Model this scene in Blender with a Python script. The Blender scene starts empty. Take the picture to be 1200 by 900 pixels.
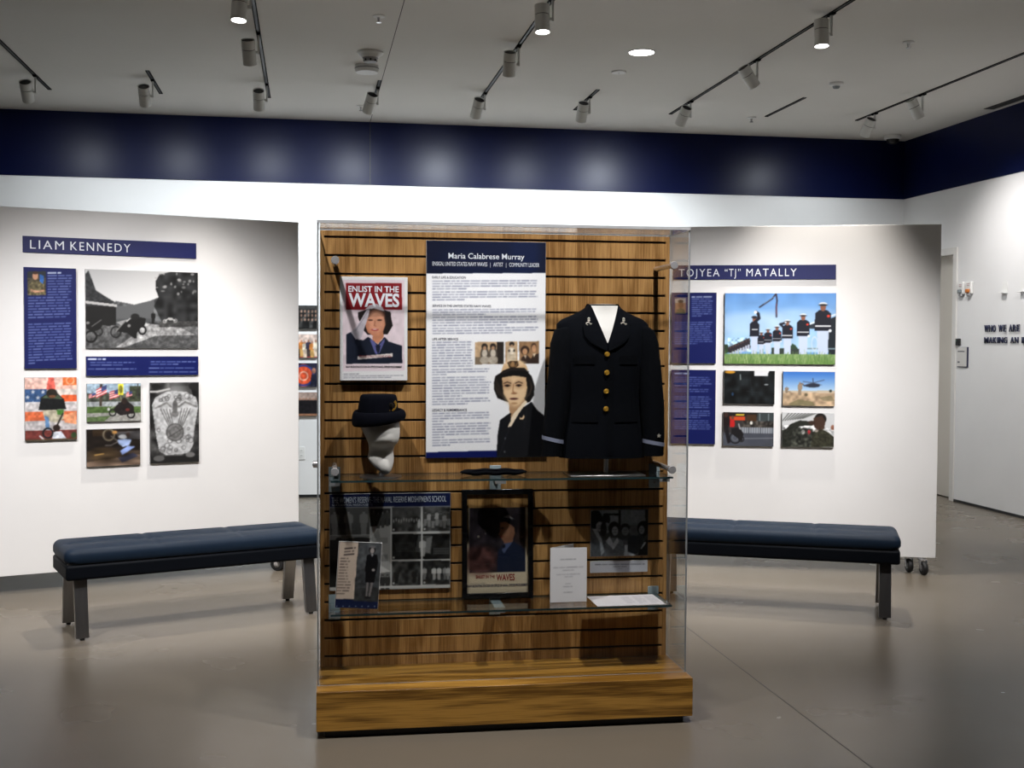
import bpy, math, random
import numpy as np
from mathutils import Matrix, Vector

random.seed(7)
RNG = np.random.default_rng(11)
SC = bpy.context.scene
COL = SC.collection
sin, cos, PI = math.sin, math.cos, math.pi

# ------------------------------------------------------------------ camera, world, exposure
ROOM_X0, ROOM_X1 = -5.6, 6.268        # left and right wall
ROOM_Y0, ROOM_Y1 = -3.4, 11.872       # rear wall (behind the viewer) and far wall
CEIL, BAND = 3.705, 3.091             # ceiling height, lower edge of the navy band

yaw, pitch, roll = 0.1693, 0.0359, 0.0053
fwd = Vector((sin(yaw)*cos(pitch), cos(yaw)*cos(pitch), -sin(pitch)))
rgt = Vector((cos(yaw), -sin(yaw), 0))
upv = rgt.cross(fwd)
r2 = rgt*cos(roll) + upv*sin(roll)
u2 = upv*cos(roll) - rgt*sin(roll)
cam_d = bpy.data.cameras.new('camera')
cam_d.sensor_width = 36.0
cam_d.lens = 1392.76/1200*36.0
cam_d.clip_start = 0.05
cam = bpy.data.objects.new('camera', cam_d)
COL.objects.link(cam)
m = Matrix((r2, u2, -fwd)).transposed().to_4x4()
m.translation = Vector((0, 0, 1.5542))
cam.matrix_world = m
SC.camera = cam

world = bpy.data.worlds.new('world')
SC.world = world
world.use_nodes = True
world.node_tree.nodes['Background'].inputs[0].default_value = (0.5, 0.5, 0.5, 1)
world.node_tree.nodes['Background'].inputs[1].default_value = 0.02

SC.view_settings.view_transform = 'Standard'
SC.view_settings.look = 'None'
SC.view_settings.exposure = 0.0
SC.view_settings.gamma = 1.0
SC.view_settings.use_curve_mapping = False
SC.cycles.transparent_max_bounces = 32
SC.cycles.max_bounces = 10
SC.cycles.caustics_reflective = False
SC.cycles.caustics_refractive = False
SC.cycles.sample_clamp_indirect = 4.0
SC.cycles.diffuse_bounces = 5

WALL_W, PANEL_W, CASE_W, DOWN_W = 135.0, 560.0, 265.0, 270.0     # track head powers
COOL, WARM, NEUT = (0.90, 0.96, 1.0), (1.0, 0.93, 0.85), (1.0, 0.965, 0.95)

# ------------------------------------------------------------------ materials
MATS = {}
def lin(c):
    return tuple(((x/255)/12.92 if x/255 <= 0.04045 else ((x/255+0.055)/1.055)**2.4) for x in c)

def mat(name, col=(200, 200, 200), rough=0.5, metal=0.0, emit=None, estr=0.0, coat=0.0, spec=0.5):
    if name in MATS: return MATS[name]
    M = bpy.data.materials.new(name); M.use_nodes = True
    b = M.node_tree.nodes['Principled BSDF']
    b.inputs['Base Color'].default_value = (*lin(col), 1)
    b.inputs['Roughness'].default_value = rough
    b.inputs['Metallic'].default_value = metal
    b.inputs['Specular IOR Level'].default_value = spec
    if coat: b.inputs['Coat Weight'].default_value = coat
    if emit:
        b.inputs['Emission Color'].default_value = (*emit, 1)
        b.inputs['Emission Strength'].default_value = estr
    MATS[name] = M
    return M

def nodes(M): return M.node_tree.nodes, M.node_tree.links

def noisy(name, c1, c2, scale, rough, bump=0.0, r_var=0.0, stretch=(1, 1, 1), metal=0.0, detail=4, spec=0.5):
    """principled with a noise-driven colour between two tones, optional bump and roughness variation"""
    if name in MATS: return MATS[name]
    M = mat(name, c1, rough, metal, spec=spec); N, L = nodes(M); b = N['Principled BSDF']
    tc = N.new('ShaderNodeTexCoord'); mp = N.new('ShaderNodeMapping')
    mp.inputs['Scale'].default_value = stretch
    L.new(tc.outputs['Object'], mp.inputs['Vector'])
    nz = N.new('ShaderNodeTexNoise'); nz.inputs['Scale'].default_value = scale; nz.inputs['Detail'].default_value = detail
    L.new(mp.outputs['Vector'], nz.inputs['Vector'])
    rp = N.new('ShaderNodeValToRGB')
    rp.color_ramp.elements[0].position = 0.1; rp.color_ramp.elements[1].position = 0.9
    rp.color_ramp.elements[0].color = (*lin(c1), 1); rp.color_ramp.elements[1].color = (*lin(c2), 1)
    L.new(nz.outputs['Fac'], rp.inputs['Fac']); L.new(rp.outputs['Color'], b.inputs['Base Color'])
    if bump:
        bp = N.new('ShaderNodeBump'); bp.inputs['Strength'].default_value = bump; bp.inputs['Distance'].default_value = 0.004
        n2 = N.new('ShaderNodeTexNoise'); n2.inputs['Scale'].default_value = scale*6
        L.new(mp.outputs['Vector'], n2.inputs['Vector'])
        L.new(n2.outputs['Fac'], bp.inputs['Height']); L.new(bp.outputs['Normal'], b.inputs['Normal'])
    if r_var:
        mr = N.new('ShaderNodeMapRange'); mr.inputs['To Min'].default_value = rough-r_var; mr.inputs['To Max'].default_value = rough+r_var
        L.new(nz.outputs['Fac'], mr.inputs['Value']); L.new(mr.outputs['Result'], b.inputs['Roughness'])
    return M

def wood(name, dark, light, vertical=True, rough=0.32):
    """oak veneer: long stretched grain with wider cathedral bands"""
    if name in MATS: return MATS[name]
    M = mat(name, light, rough); N, L = nodes(M); b = N['Principled BSDF']
    tc = N.new('ShaderNodeTexCoord')
    mp = N.new('ShaderNodeMapping')
    mp.inputs['Scale'].default_value = (1.0, 1.0, 0.09) if vertical else (0.09, 1.0, 1.0)
    L.new(tc.outputs['Object'], mp.inputs['Vector'])
    big = N.new('ShaderNodeTexNoise'); big.inputs['Scale'].default_value = 9; big.inputs['Detail'].default_value = 2; big.inputs['Distortion'].default_value = 0.35
    L.new(mp.outputs['Vector'], big.inputs['Vector'])
    mul = N.new('ShaderNodeMath'); mul.operation = 'MULTIPLY'; mul.inputs[1].default_value = 26
    L.new(big.outputs['Fac'], mul.inputs[0])
    sn = N.new('ShaderNodeMath'); sn.operation = 'SINE'; L.new(mul.outputs[0], sn.inputs[0])
    mp2 = N.new('ShaderNodeMapping'); mp2.inputs['Scale'].default_value = (260, 260, 7) if vertical else (7, 260, 260)
    L.new(tc.outputs['Object'], mp2.inputs['Vector'])
    fine = N.new('ShaderNodeTexNoise'); fine.inputs['Scale'].default_value = 1.0; fine.inputs['Detail'].default_value = 3
    L.new(mp2.outputs['Vector'], fine.inputs['Vector'])
    add = N.new('ShaderNodeMath'); add.operation = 'MULTIPLY_ADD'; add.inputs[1].default_value = 0.14 if vertical else 0.2
    L.new(sn.outputs[0], add.inputs[0]); L.new(fine.outputs['Fac'], add.inputs[2])
    rp = N.new('ShaderNodeValToRGB')
    rp.color_ramp.elements[0].position = 0.25; rp.color_ramp.elements[1].position = 0.7
    rp.color_ramp.elements[0].color = (*lin(dark), 1); rp.color_ramp.elements[1].color = (*lin(light), 1)
    L.new(add.outputs[0], rp.inputs['Fac']); L.new(rp.outputs['Color'], b.inputs['Base Color'])
    bp = N.new('ShaderNodeBump'); bp.inputs['Strength'].default_value = 0.15; bp.inputs['Distance'].default_value = 0.002
    L.new(fine.outputs['Fac'], bp.inputs['Height']); L.new(bp.outputs['Normal'], b.inputs['Normal'])
    return M

def clear(name, tint=(0.985, 0.99, 0.988), rough=0.0, base=0.035):
    """thin clear acrylic / glass: see-through with reflections that grow at grazing angles"""
    if name in MATS: return MATS[name]
    M = bpy.data.materials.new(name); M.use_nodes = True; N, L = nodes(M); N.clear()
    out = N.new('ShaderNodeOutputMaterial'); mx = N.new('ShaderNodeMixShader')
    tr = N.new('ShaderNodeBsdfTransparent'); tr.inputs[0].default_value = (*tint, 1)
    gl = N.new('ShaderNodeBsdfGlossy'); gl.inputs['Roughness'].default_value = rough; gl.inputs[0].default_value = (1, 1, 1, 1)
    lw = N.new('ShaderNodeLayerWeight'); lw.inputs[0].default_value = 0.5
    pw = N.new('ShaderNodeMath'); pw.operation = 'POWER'; pw.inputs[1].default_value = 5
    ma = N.new('ShaderNodeMath'); ma.operation = 'MULTIPLY_ADD'; ma.inputs[1].default_value = 0.9; ma.inputs[2].default_value = base
    L.new(lw.outputs['Facing'], pw.inputs[0]); L.new(pw.outputs[0], ma.inputs[0]); L.new(ma.outputs[0], mx.inputs[0])
    L.new(tr.outputs[0], mx.inputs[1]); L.new(gl.outputs[0], mx.inputs[2]); L.new(mx.outputs[0], out.inputs[0])
    MATS[name] = M
    return M

def print_mat():
    """printed sheet: colours come from the sheet's own ink (colour attribute)"""
    if 'print' in MATS: return MATS['print']
    M = mat('print', (255, 255, 255), 0.45, spec=0.3); N, L = nodes(M); b = N['Principled BSDF']
    at = N.new('ShaderNodeAttribute'); at.attribute_name = 'ink'
    L.new(at.outputs['Color'], b.inputs['Base Color'])
    return M

m_wall = noisy('wall_paint', (226, 226, 226), (232, 232, 232), 3, 0.7, bump=0.05, spec=0.3)
m_ceil = noisy('ceiling_paint', (216, 213, 207), (221, 218, 212), 2, 0.8, spec=0.2)
m_band = noisy('navy_paint', (5, 13, 50), (6, 15, 55), 3, 0.33, bump=0.03, spec=0.14)
m_floor = noisy('polished_concrete', (104, 97, 86), (112, 104, 93), 1.6, 0.27, r_var=0.015, detail=3, spec=0.16)
m_joint = mat('joint_dark', (58, 55, 52), 0.8)
m_black = mat('black', (10, 10, 11), 0.5)
m_base = mat('baseboard_black', (24, 25, 28), 0.5)
m_white = mat('white_plastic', (228, 228, 226), 0.45)
m_lamp = mat('lamp_white', (214, 214, 210), 0.45)
m_track = mat('track_dark', (14, 14, 15), 0.9, spec=0.1)
m_bracket = mat('frosted_bracket', (150, 164, 170), 0.25)
m_steel = noisy('brushed_steel', (150, 150, 152), (172, 172, 174), 40, 0.32, metal=1.0, stretch=(1, 1, 0.05))
m_chrome = mat('chrome', (222, 222, 224), 0.22, 0.7)
m_leather = noisy('navy_leather', (19, 31, 46), (24, 38, 54), 30, 0.55, bump=0.12, spec=0.14)
m_leather2 = noisy('black_leather', (5, 8, 14), (7, 11, 18), 30, 0.6, bump=0.12, spec=0.1)
m_navyboard = mat('navy_board', (8, 20, 84), 0.45)
m_boardedge = mat('board_edge', (150, 150, 152), 0.6)
m_ink_w = mat('ink_white', (225, 230, 238), 0.5)
m_ink_n = mat('ink_navy', (20, 28, 66), 0.5)
m_ink_r = mat('ink_red', (140, 24, 32), 0.5)
m_ink_k = mat('ink_black', (18, 18, 22), 0.5)
m_oak = wood('oak_vertical', (122, 84, 42), (180, 138, 86), True)
m_oakh = wood('oak_horizontal', (104, 70, 20), (180, 134, 60), False)
m_glass = clear('clear_acrylic')
m_shelf = clear('shelf_glass', (0.96, 0.98, 0.975))
m_frost = noisy('acrylic_edge', (150, 152, 154), (168, 170, 172), 20, 0.25)
m_edge = mat('shelf_edge', (40, 62, 66), 0.15)
m_cloth = noisy('navy_wool', (6, 8, 13), (9, 12, 18), 120, 0.95, bump=0.3, spec=0.1)
m_cloth2 = noisy('navy_wool_dark', (4, 6, 10), (7, 9, 14), 120, 0.95, bump=0.3, spec=0.1)
m_felt = noisy('navy_felt', (4, 5, 13), (6, 8, 18), 90, 0.95, bump=0.3, spec=0.1)
m_form = noisy('white_form', (226, 224, 220), (234, 232, 228), 6, 0.6)
m_gold = mat('gold', (206, 158, 56), 0.35, 0.6)
m_silver = mat('silver', (226, 218, 206), 0.35, 0.5)
m_paper = mat('paper', (228, 228, 230), 0.7, spec=0.2)
m_rubber = mat('rubber', (14, 15, 17), 0.6)
m_door = mat('door_paint', (206, 200, 190), 0.5)
m_frame = mat('door_frame_paint', (214, 212, 208), 0.5)
m_letter = mat('letter_navy', (12, 22, 62), 0.4)
m_lens = mat('lamp_lens', (255, 255, 255), 0.5, emit=(1, 0.98, 0.95), estr=14)
m_amber = mat('amber_lens', (196, 110, 24), 0.3)
m_greyl = mat('grey_lens', (128, 136, 138), 0.25)

# ------------------------------------------------------------------ mesh helpers
class MB:
    """collects shapes, then links them as one mesh object"""
    def __init__(s): s.v = []; s.f = []; s.m = []; s.mi = 0
    def add(s, vs, fs):
        o = len(s.v); s.v += [tuple(v) for v in vs]; s.f += [[i+o for i in f] for f in fs]; s.m += [s.mi]*len(fs)
        return s
    def box(s, x0, x1, y0, y1, z0, z1):
        vs = [(x, y, z) for z in (z0, z1) for y in (y0, y1) for x in (x0, x1)]
        return s.add(vs, [(0, 2, 3, 1), (4, 5, 7, 6), (0, 1, 5, 4), (2, 6, 7, 3), (0, 4, 6, 2), (1, 3, 7, 5)])
    def loft(s, rings, cap0=True, cap1=True):
        n = len(rings[0]); vs = [p for r in rings for p in r]; fs = []
        for k in range(len(rings)-1):
            for i in range(n):
                j = (i+1) % n
                fs.append((k*n+i, k*n+j, (k+1)*n+j, (k+1)*n+i))
        if cap0: fs.append(tuple(range(n-1, -1, -1)))
        if cap1: fs.append(tuple((len(rings)-1)*n+i for i in range(n)))
        return s.add(vs, fs)
    def cyl(s, p, q, r, r2=None, n=20, cap0=True, cap1=True):
        p, q = Vector(p), Vector(q); r2 = r if r2 is None else r2
        d = (q-p).normalized(); a = d.orthogonal().normalized(); b = d.cross(a)
        R = lambda c, rr: [c + a*rr*cos(2*PI*i/n) + b*rr*sin(2*PI*i/n) for i in range(n)]
        return s.loft([R(p, r), R(q, r2)], cap0, cap1)
    def tube(s, pts, r, n=8):
        pts = [Vector(p) for p in pts]; rings = []
        for i, p in enumerate(pts):
            d = (pts[min(i+1, len(pts)-1)] - pts[max(i-1, 0)]).normalized()
            a = Vector((0, 0, 1)).cross(d); a = a.normalized() if a.length > 1e-4 else Vector((1, 0, 0)); b = d.cross(a)
            rr = r[i] if isinstance(r, (list, tuple)) else r
            rings.append([p + a*rr*cos(2*PI*k/n) + b*rr*sin(2*PI*k/n) for k in range(n)])
        return s.loft(rings)
    def lathe(s, prof, c=(0, 0, 0), n=28):
        rings = [[(c[0]+r*cos(2*PI*i/n), c[1]+r*sin(2*PI*i/n), c[2]+z) for i in range(n)] for r, z in prof]
        return s.loft(rings)
    def prism(s, poly, y0, y1):
        """polygon given in x,z, extruded along y"""
        n = len(poly)
        vs = [(x, y0, z) for x, z in poly] + [(x, y1, z) for x, z in poly]
        fs = [tuple(range(n)), tuple(range(2*n-1, n-1, -1))]
        fs += [(i, i+n, (i+1) % n+n, (i+1) % n) for i in range(n)]
        return s.add(vs, fs)
    def mesh(s, name, mats, smooth=False, angle=40):
        me = bpy.data.meshes.new(name)
        me.from_pydata(s.v, [], s.f)
        for M in (mats if isinstance(mats, (list, tuple)) else [mats]): me.materials.append(M)
        me.polygons.foreach_set('material_index', s.m)
        me.update()
        import bmesh
        bm = bmesh.new(); bm.from_mesh(me); bmesh.ops.recalc_face_normals(bm, faces=bm.faces); bm.to_mesh(me); bm.free()
        if smooth:
            me.polygons.foreach_set('use_smooth', [True]*len(me.polygons))
            me.set_sharp_from_angle(angle=math.radians(angle))
        return me
    def build(s, name, mats, parent=None, smooth=False, bevel=0, seg=2, angle=40, sub=0):
        o = link(name, s.mesh(name, mats, smooth or bevel > 0, angle), parent)
        if bevel:
            b = o.modifiers.new('bevel', 'BEVEL'); b.width = bevel; b.segments = seg; b.limit_method = 'ANGLE'
        if sub:
            b = o.modifiers.new('sub', 'SUBSURF'); b.levels = sub; b.render_levels = sub
        return o

def link(name, data, parent=None):
    o = bpy.data.objects.new(name, data); COL.objects.link(o)
    if parent: o.parent = parent
    return o

def tag(o, label, cat, group=None):
    o['label'] = label; o['category'] = cat
    if group: o['group'] = group
    return o

def thing(name, label, cat, loc=(0, 0, 0), rotz=0.0, group=None):
    o = bpy.data.objects.new(name, None); o.empty_display_size = 0.05; COL.objects.link(o)
    o.location = loc; o.rotation_euler = (0, 0, rotz)
    return tag(o, label, cat, group)

def struct(name, mb, M, parent=None, **k):
    o = mb.build(name, M, parent, **k)
    if not parent: o['kind'] = 'structure'
    return o

class Frame:
    """a place on the floor with a heading: u along, w away from the viewer's side, z up"""
    def __init__(s, o, ang): s.o = Vector(o); s.a = ang; s.x = Vector((cos(ang), sin(ang), 0)); s.y = Vector((-sin(ang), cos(ang), 0))
    def at(s, u, w, z): return s.o + s.x*u + s.y*w + Vector((0, 0, z))

# ------------------------------------------------------------------ print painter (flat artwork on boards)
class Art:
    """a small painter; coordinates are free drawing units, tl/tr/bl are the sheet's corners in those units"""
    def __init__(s, W, H, bg, tl, tr, bl):
        s.W, s.H = W, H; s.a = np.ones((H, W, 3))*np.array(bg)/255.0
        s.set(tl, tr, bl)
    def set(s, tl, tr, bl):
        A = np.array([[tr[0]-tl[0], bl[0]-tl[0]], [tr[1]-tl[1], bl[1]-tl[1]]], float)
        s.I = np.linalg.inv(A); s.tl = np.array(tl, float)
        s.A = A
        yy, xx = np.mgrid[0:s.H, 0:s.W]
        st = np.stack([(xx+0.5)/s.W, (yy+0.5)/s.H])
        g = np.tensordot(A, st, 1)
        s.X = g[0]+s.tl[0]; s.Y = g[1]+s.tl[1]
        s.px = np.hypot(*A[:, 0])/s.W
    def st(s, p): return s.I @ (np.array(p, float)-s.tl)
    def put(s, mask, col, a=1.0):
        k = (mask*a)[..., None]; s.a = s.a*(1-k) + np.array(col)/255.0*k; return s
    def rect(s, x0, y0, x1, y1, col, a=1): return s.put(((s.X >= x0) & (s.X <= x1) & (s.Y >= y0) & (s.Y <= y1)).astype(float), col, a)
    def poly(s, pts, col, a=1):
        ins = np.zeros(s.X.shape, bool); n = len(pts)
        for i in range(n):
            (x0, y0), (x1, y1) = pts[i], pts[(i+1) % n]
            if y0 == y1: continue
            c = ((y0 > s.Y) != (y1 > s.Y)) & (s.X < (x1-x0)*(s.Y-y0)/(y1-y0)+x0)
            ins ^= c
        return s.put(ins.astype(float), col, a)
    def ell(s, cx, cy, rx, ry, col, a=1, rot=0, soft=0):
        dx, dy = s.X-cx, s.Y-cy; c, q = cos(rot), sin(rot)
        d = np.sqrt(((dx*c+dy*q)/rx)**2 + ((dy*c-dx*q)/ry)**2)
        k = np.clip((1+soft-d)/soft, 0, 1) if soft else np.clip((1-d)*min(rx, ry)/s.px+0.5, 0, 1)
        return s.put(k, col, a)
    def ring(s, cx, cy, r, w, col, a=1, ry=None):
        ry = ry or r
        d = np.abs(np.sqrt((s.X-cx)**2 + ((s.Y-cy)*r/ry)**2)-r)
        return s.put(np.clip((w/2-d)/s.px+0.5, 0, 1), col, a)
    def line(s, pts, w, col, a=1):
        for (x0, y0), (x1, y1) in zip(pts[:-1], pts[1:]):
            dx, dy = x1-x0, y1-y0; L = dx*dx+dy*dy+1e-9
            t = np.clip(((s.X-x0)*dx+(s.Y-y0)*dy)/L, 0, 1)
            d = np.hypot(s.X-x0-t*dx, s.Y-y0-t*dy)
            s.put(np.clip((w/2-d)/s.px+0.5, 0, 1), col, a)
        return s
    def grad(s, y0, c0, y1, c1, x0=-1e9, x1=1e9):
        t = np.clip((s.Y-y0)/(y1-y0), 0, 1)[..., None]
        col = np.array(c0)/255*(1-t)+np.array(c1)/255*t
        k = ((s.Y >= y0) & (s.Y <= y1) & (s.X >= x0) & (s.X <= x1))[..., None]
        s.a = np.where(k, col, s.a); return s
    def noise(s, cell, amp, box=None, dark=None, sx=1.0):
        """blotchy variation, cell in drawing units"""
        gx, gy = (s.X-s.X.min())/(cell*sx), (s.Y-s.Y.min())/cell
        n = RNG.random((int(gy.max())+3, int(gx.max())+3))
        ix, iy = gx.astype(int), gy.astype(int); fx, fy = gx-ix, gy-iy
        v = (n[iy, ix]*(1-fx)+n[iy, ix+1]*fx)*(1-fy)+(n[iy+1, ix]*(1-fx)+n[iy+1, ix+1]*fx)*fy - 0.5
        if box is not None: v = v*((s.X >= box[0]) & (s.Y >= box[1]) & (s.X <= box[2]) & (s.Y <= box[3]))
        if dark is not None: v = v*(s.a.mean(2) < dark)
        s.a = np.clip(s.a*(1+v[..., None]*2*amp)+v[..., None]*amp*0.15, 0, 1); return s
    def text(s, x0, x1, y0, y1, n, col, a=0.8, ragged=0.12, thick=0.45, last=0.5, slope=0.0):
        """rows of unreadable small print as word-length dashes"""
        pitch = (y1-y0)/n
        for i in range(n):
            yc = y0+pitch*(i+0.5); x = x0
            xe = x1-(x1-x0)*(random.random()*ragged if i < n-1 else 1-last)
            while x < xe-1:
                w = min(random.uniform(1.2, 4.2)*pitch, xe-x)
                yy = yc+slope*(x-x0)
                k = np.clip((pitch*thick/2-np.abs(s.Y-yy-slope*(s.X-x)))/s.px+0.5, 0, 1)*np.clip((w/2-np.abs(s.X-x-w/2))/s.px+0.5, 0, 1)
                s.put(k, col, a*random.uniform(0.65, 1.0))
                x += w+pitch*0.35
        return s
    def blur(s, r=1):
        for _ in range(r):
            for ax in (0, 1):
                p = np.pad(s.a, [(1, 1) if i == ax else (0, 0) for i in range(3)], 'edge')
                n = s.a.shape[ax]
                s.a = (np.take(p, range(0, n), ax)+2*np.take(p, range(1, n+1), ax)+np.take(p, range(2, n+2), ax))/4
        return s
    def person(s, cx, top, h, coat, legs, skin=(120, 90, 75), hat=None, w=0.24):
        hw = h*w/2
        s.poly([(cx-hw*0.75, top+h*0.5), (cx+hw*0.75, top+h*0.5), (cx+hw*0.6, top+h), (cx-hw*0.6, top+h)], legs)
        s.poly([(cx-hw*0.5, top+h*0.14), (cx+hw*0.5, top+h*0.14), (cx+hw, top+h*0.2), (cx+hw*1.05, top+h*0.52), (cx-hw*1.05, top+h*0.52), (cx-hw, top+h*0.2)], coat)
        s.ell(cx, top+h*0.085, h*0.05, h*0.075, skin)
        if hat: s.ell(cx, top+h*0.03, h*0.075, h*0.035, hat)
        return s
    def mesh(s, name, u0, u1, z0, z1, y):
        W, H = s.W, s.H
        xs = u0+(u1-u0)*np.linspace(0, 1, W); zs = z1+(z0-z1)*np.linspace(0, 1, H)
        co = np.zeros((H, W, 3), np.float32); co[..., 0] = xs[None]; co[..., 1] = y; co[..., 2] = zs[:, None]
        i = np.arange((H-1)*W).reshape(H-1, W)[:, :-1].ravel()
        q = np.stack([i+W, i+W+1, i+1, i], 1).astype(np.int32)
        me = bpy.data.meshes.new(name)
        me.vertices.add(W*H); me.vertices.foreach_set('co', co.ravel())
        n = len(q); me.loops.add(4*n); me.loops.foreach_set('vertex_index', q.ravel())
        me.polygons.add(n); me.polygons.foreach_set('loop_start', np.arange(0, 4*n, 4, dtype=np.int32))
        me.update(calc_edges=True)
        at = me.color_attributes.new('ink', 'BYTE_COLOR', 'POINT')
        rgba = np.ones((H*W, 4), np.float32); rgba[:, :3] = np.clip(s.a, 0, 1).reshape(-1, 3)
        at.data.foreach_set('color_srgb', rgba.ravel())
        me.materials.append(print_mat())
        return me

CAP_H = 0.682          # capital height of the built-in font at size 1
def words(txt, name, M, parent, x0, x1, z0, z1, y, bold=0.0, depth=0.0, space=1.0):
    """lettering fitted into a box; faces the -y side"""
    cu = bpy.data.curves.new(name, 'FONT'); cu.body = txt; cu.size = 1.0; cu.offset = bold; cu.space_character = space
    cu.resolution_u = 3; cu.extrude = 0.0
    t = bpy.data.objects.new(name+'_curve', cu); COL.objects.link(t)
    bpy.context.view_layer.update()
    me = bpy.data.meshes.new_from_object(t.evaluated_get(bpy.context.evaluated_depsgraph_get()))
    bpy.data.objects.remove(t); bpy.data.curves.remove(cu)
    n = len(me.vertices); co = np.zeros(n*3, np.float32); me.vertices.foreach_get('co', co); co = co.reshape(-1, 3)
    mn, mx = co.min(0), co.max(0)
    X = x0+(co[:, 0]-mn[0])/(mx[0]-mn[0])*(x1-x0); caps = txt.upper() == txt
    Z = z0+co[:, 1]/CAP_H*(z1-z0) if caps else z0+(co[:, 1]-mn[1])/(mx[1]-mn[1])*(z1-z0)
    out = np.stack([X, np.full(n, y), Z], 1).astype(np.float32)
    me.vertices.foreach_set('co', out.ravel()); me.materials.clear(); me.materials.append(M); me.update()
    me.name = name
    o = link(name, me, parent)
    if depth:
        sm = o.modifiers.new('solid', 'SOLIDIFY'); sm.thickness = depth; sm.offset = 0
    return o

def board(name, label, cat, fr, u0, u1, z0, z1, back, thick, art=None, bmat=None, group=None, tilt=0.0, edge=None):
    """a flat rigid panel hung on a surface: w=back is its back plane; returns (thing, mapper)"""
    p = fr.at((u0+u1)/2, back, z0)
    t = thing(name, label, cat, p, fr.a, group)
    if tilt: t.rotation_euler = (0, tilt, fr.a)
    hw = (u1-u0)/2; h = z1-z0
    MB().box(-hw, hw, -thick, 0, 0, h).build('backing_board', bmat or m_boardedge, t, bevel=min(0.0015, thick/4))
    if art is not None:
        link('print', art.mesh('print', -hw+0.0012, hw-0.0012, 0.0012, h-0.0012, -thick-0.0006), t)
        def mp(x, y):
            s_, t_ = art.st((x, y)); return -hw+s_*2*hw, h*(1-t_)
        return t, mp
    return t, None

def caption(t, mp, txt, M, box, name='lettering', y=-0.01, **k):
    x0, y0, x1, y1 = box
    a = mp(x0, (y0+y1)/2); b = mp(x1, (y0+y1)/2); c = mp((x0+x1)/2, y0); d = mp((x0+x1)/2, y1)
    return words(txt, name, M, t, a[0], b[0], d[1], c[1], y, **k)

# ------------------------------------------------------------------ the room
X0, X1, Y0, Y1 = ROOM_X0, ROOM_X1, ROOM_Y0, ROOM_Y1
T = 0.15
struct('floor', MB().box(X0-T, X1+1.0, Y0-T, Y1+T, -0.12, 0), m_floor)
struct('ceiling', MB().box(X0-T, X1+1.0, Y0-T, Y1+T, CEIL, CEIL+0.12), m_ceil)
struct('wall_back', MB().box(X0-T, X1+T, Y1, Y1+T, 0, CEIL), m_wall)
struct('wall_left', MB().box(X0-T, X0, Y0, Y1, 0, CEIL), m_wall)
struct('wall_front', MB().box(X0-T, X1+T, Y0-T, Y0, 0, CEIL), m_band)  # unseen wall, made dark to cut bounce light on floor and case
DY0, DY1, DH = 10.826, 11.74, 2.452          # door opening in the right wall
struct('wall_right', MB().box(X1, X1+T, Y0, DY0, 0, CEIL).box(X1, X1+T, DY0, DY1, DH, CEIL).box(X1, X1+T, DY1, Y1, 0, CEIL), m_wall)
bt = 0.012
struct('trim_1', MB().box(X0, 0.592, Y1-bt, Y1, BAND, CEIL), m_band)
struct('trim_2', MB().box(0.600, X1-bt, Y1-bt, Y1, BAND, CEIL), m_band)
struct('trim_3', MB().box(X1-bt, X1, Y0, Y1, BAND, CEIL), m_band)
struct('trim_4', MB().box(X0, X0+bt, Y0, Y1-bt, BAND, CEIL), m_band)
struct('trim_5', MB().box(X0+bt, X1-bt, Y0, Y0+bt, BAND, CEIL), m_band)
struct('trim_6', MB().box(0.592, 0.600, Y1-0.006, Y1, BAND, CEIL), m_black)                      # joint in the band
struct('trim_7', MB().box(0.5935, 0.5985, 2.0, Y1-0.01, CEIL-0.0015, CEIL+0.001), m_joint)       # joint in the ceiling
struct('baseboard_back', MB().box(X0, X1, Y1-0.008, Y1, 0, 0.03), m_base)
struct('baseboard_right', MB().box(X1-0.008, X1, Y0, DY0-0.06, 0, 0.025), m_base)
struct('baseboard_left', MB().box(X0, X0+0.008, Y0, Y1, 0, 0.03), m_base)
# saw-cut joints in the concrete
struct('trim_8', MB().box(2.03, 2.034, -2.0, 11.5, -0.002, 0.0006), m_joint)
struct('trim_9', MB().box(-2.6, -2.596, -2.0, 11.5, -0.002, 0.0006), m_joint)

# door in the right wall, seen at a slant past the display panel
d = thing('door_1', 'cream painted door in a pale frame beside the wall alarms', 'door', (X1, DY0, 0))
d['kind'] = 'structure'
dw = DY1-DY0
MB().box(0.085, 0.125, 0.02, dw-0.02, 0.01, DH-0.02).build('leaf', m_door, d, bevel=0.002)
MB().box(-0.014, T, -0.05, 0.02, 0, DH+0.05).build('jamb', m_frame, d, bevel=0.003)
MB().box(-0.014, T, dw-0.02, dw+0.05, 0, DH+0.05).build('jamb', m_frame, d, bevel=0.003)
MB().box(-0.014, T, 0.02, dw-0.02, DH-0.02, DH+0.05).build('head_jamb', m_frame, d, bevel=0.003)
h = MB(); h.cyl((0.085, dw-0.09, 1.0), (0.03, dw-0.09, 1.0), 0.011); h.cyl((0.035, dw-0.09, 1.0), (0.035, dw-0.21, 1.0), 0.009)
h.build('handle', m_steel, d, smooth=True)
MB().box(0.128, T+0.05, 0, dw, 0, DH).build('door_backing', m_door, d)

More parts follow.
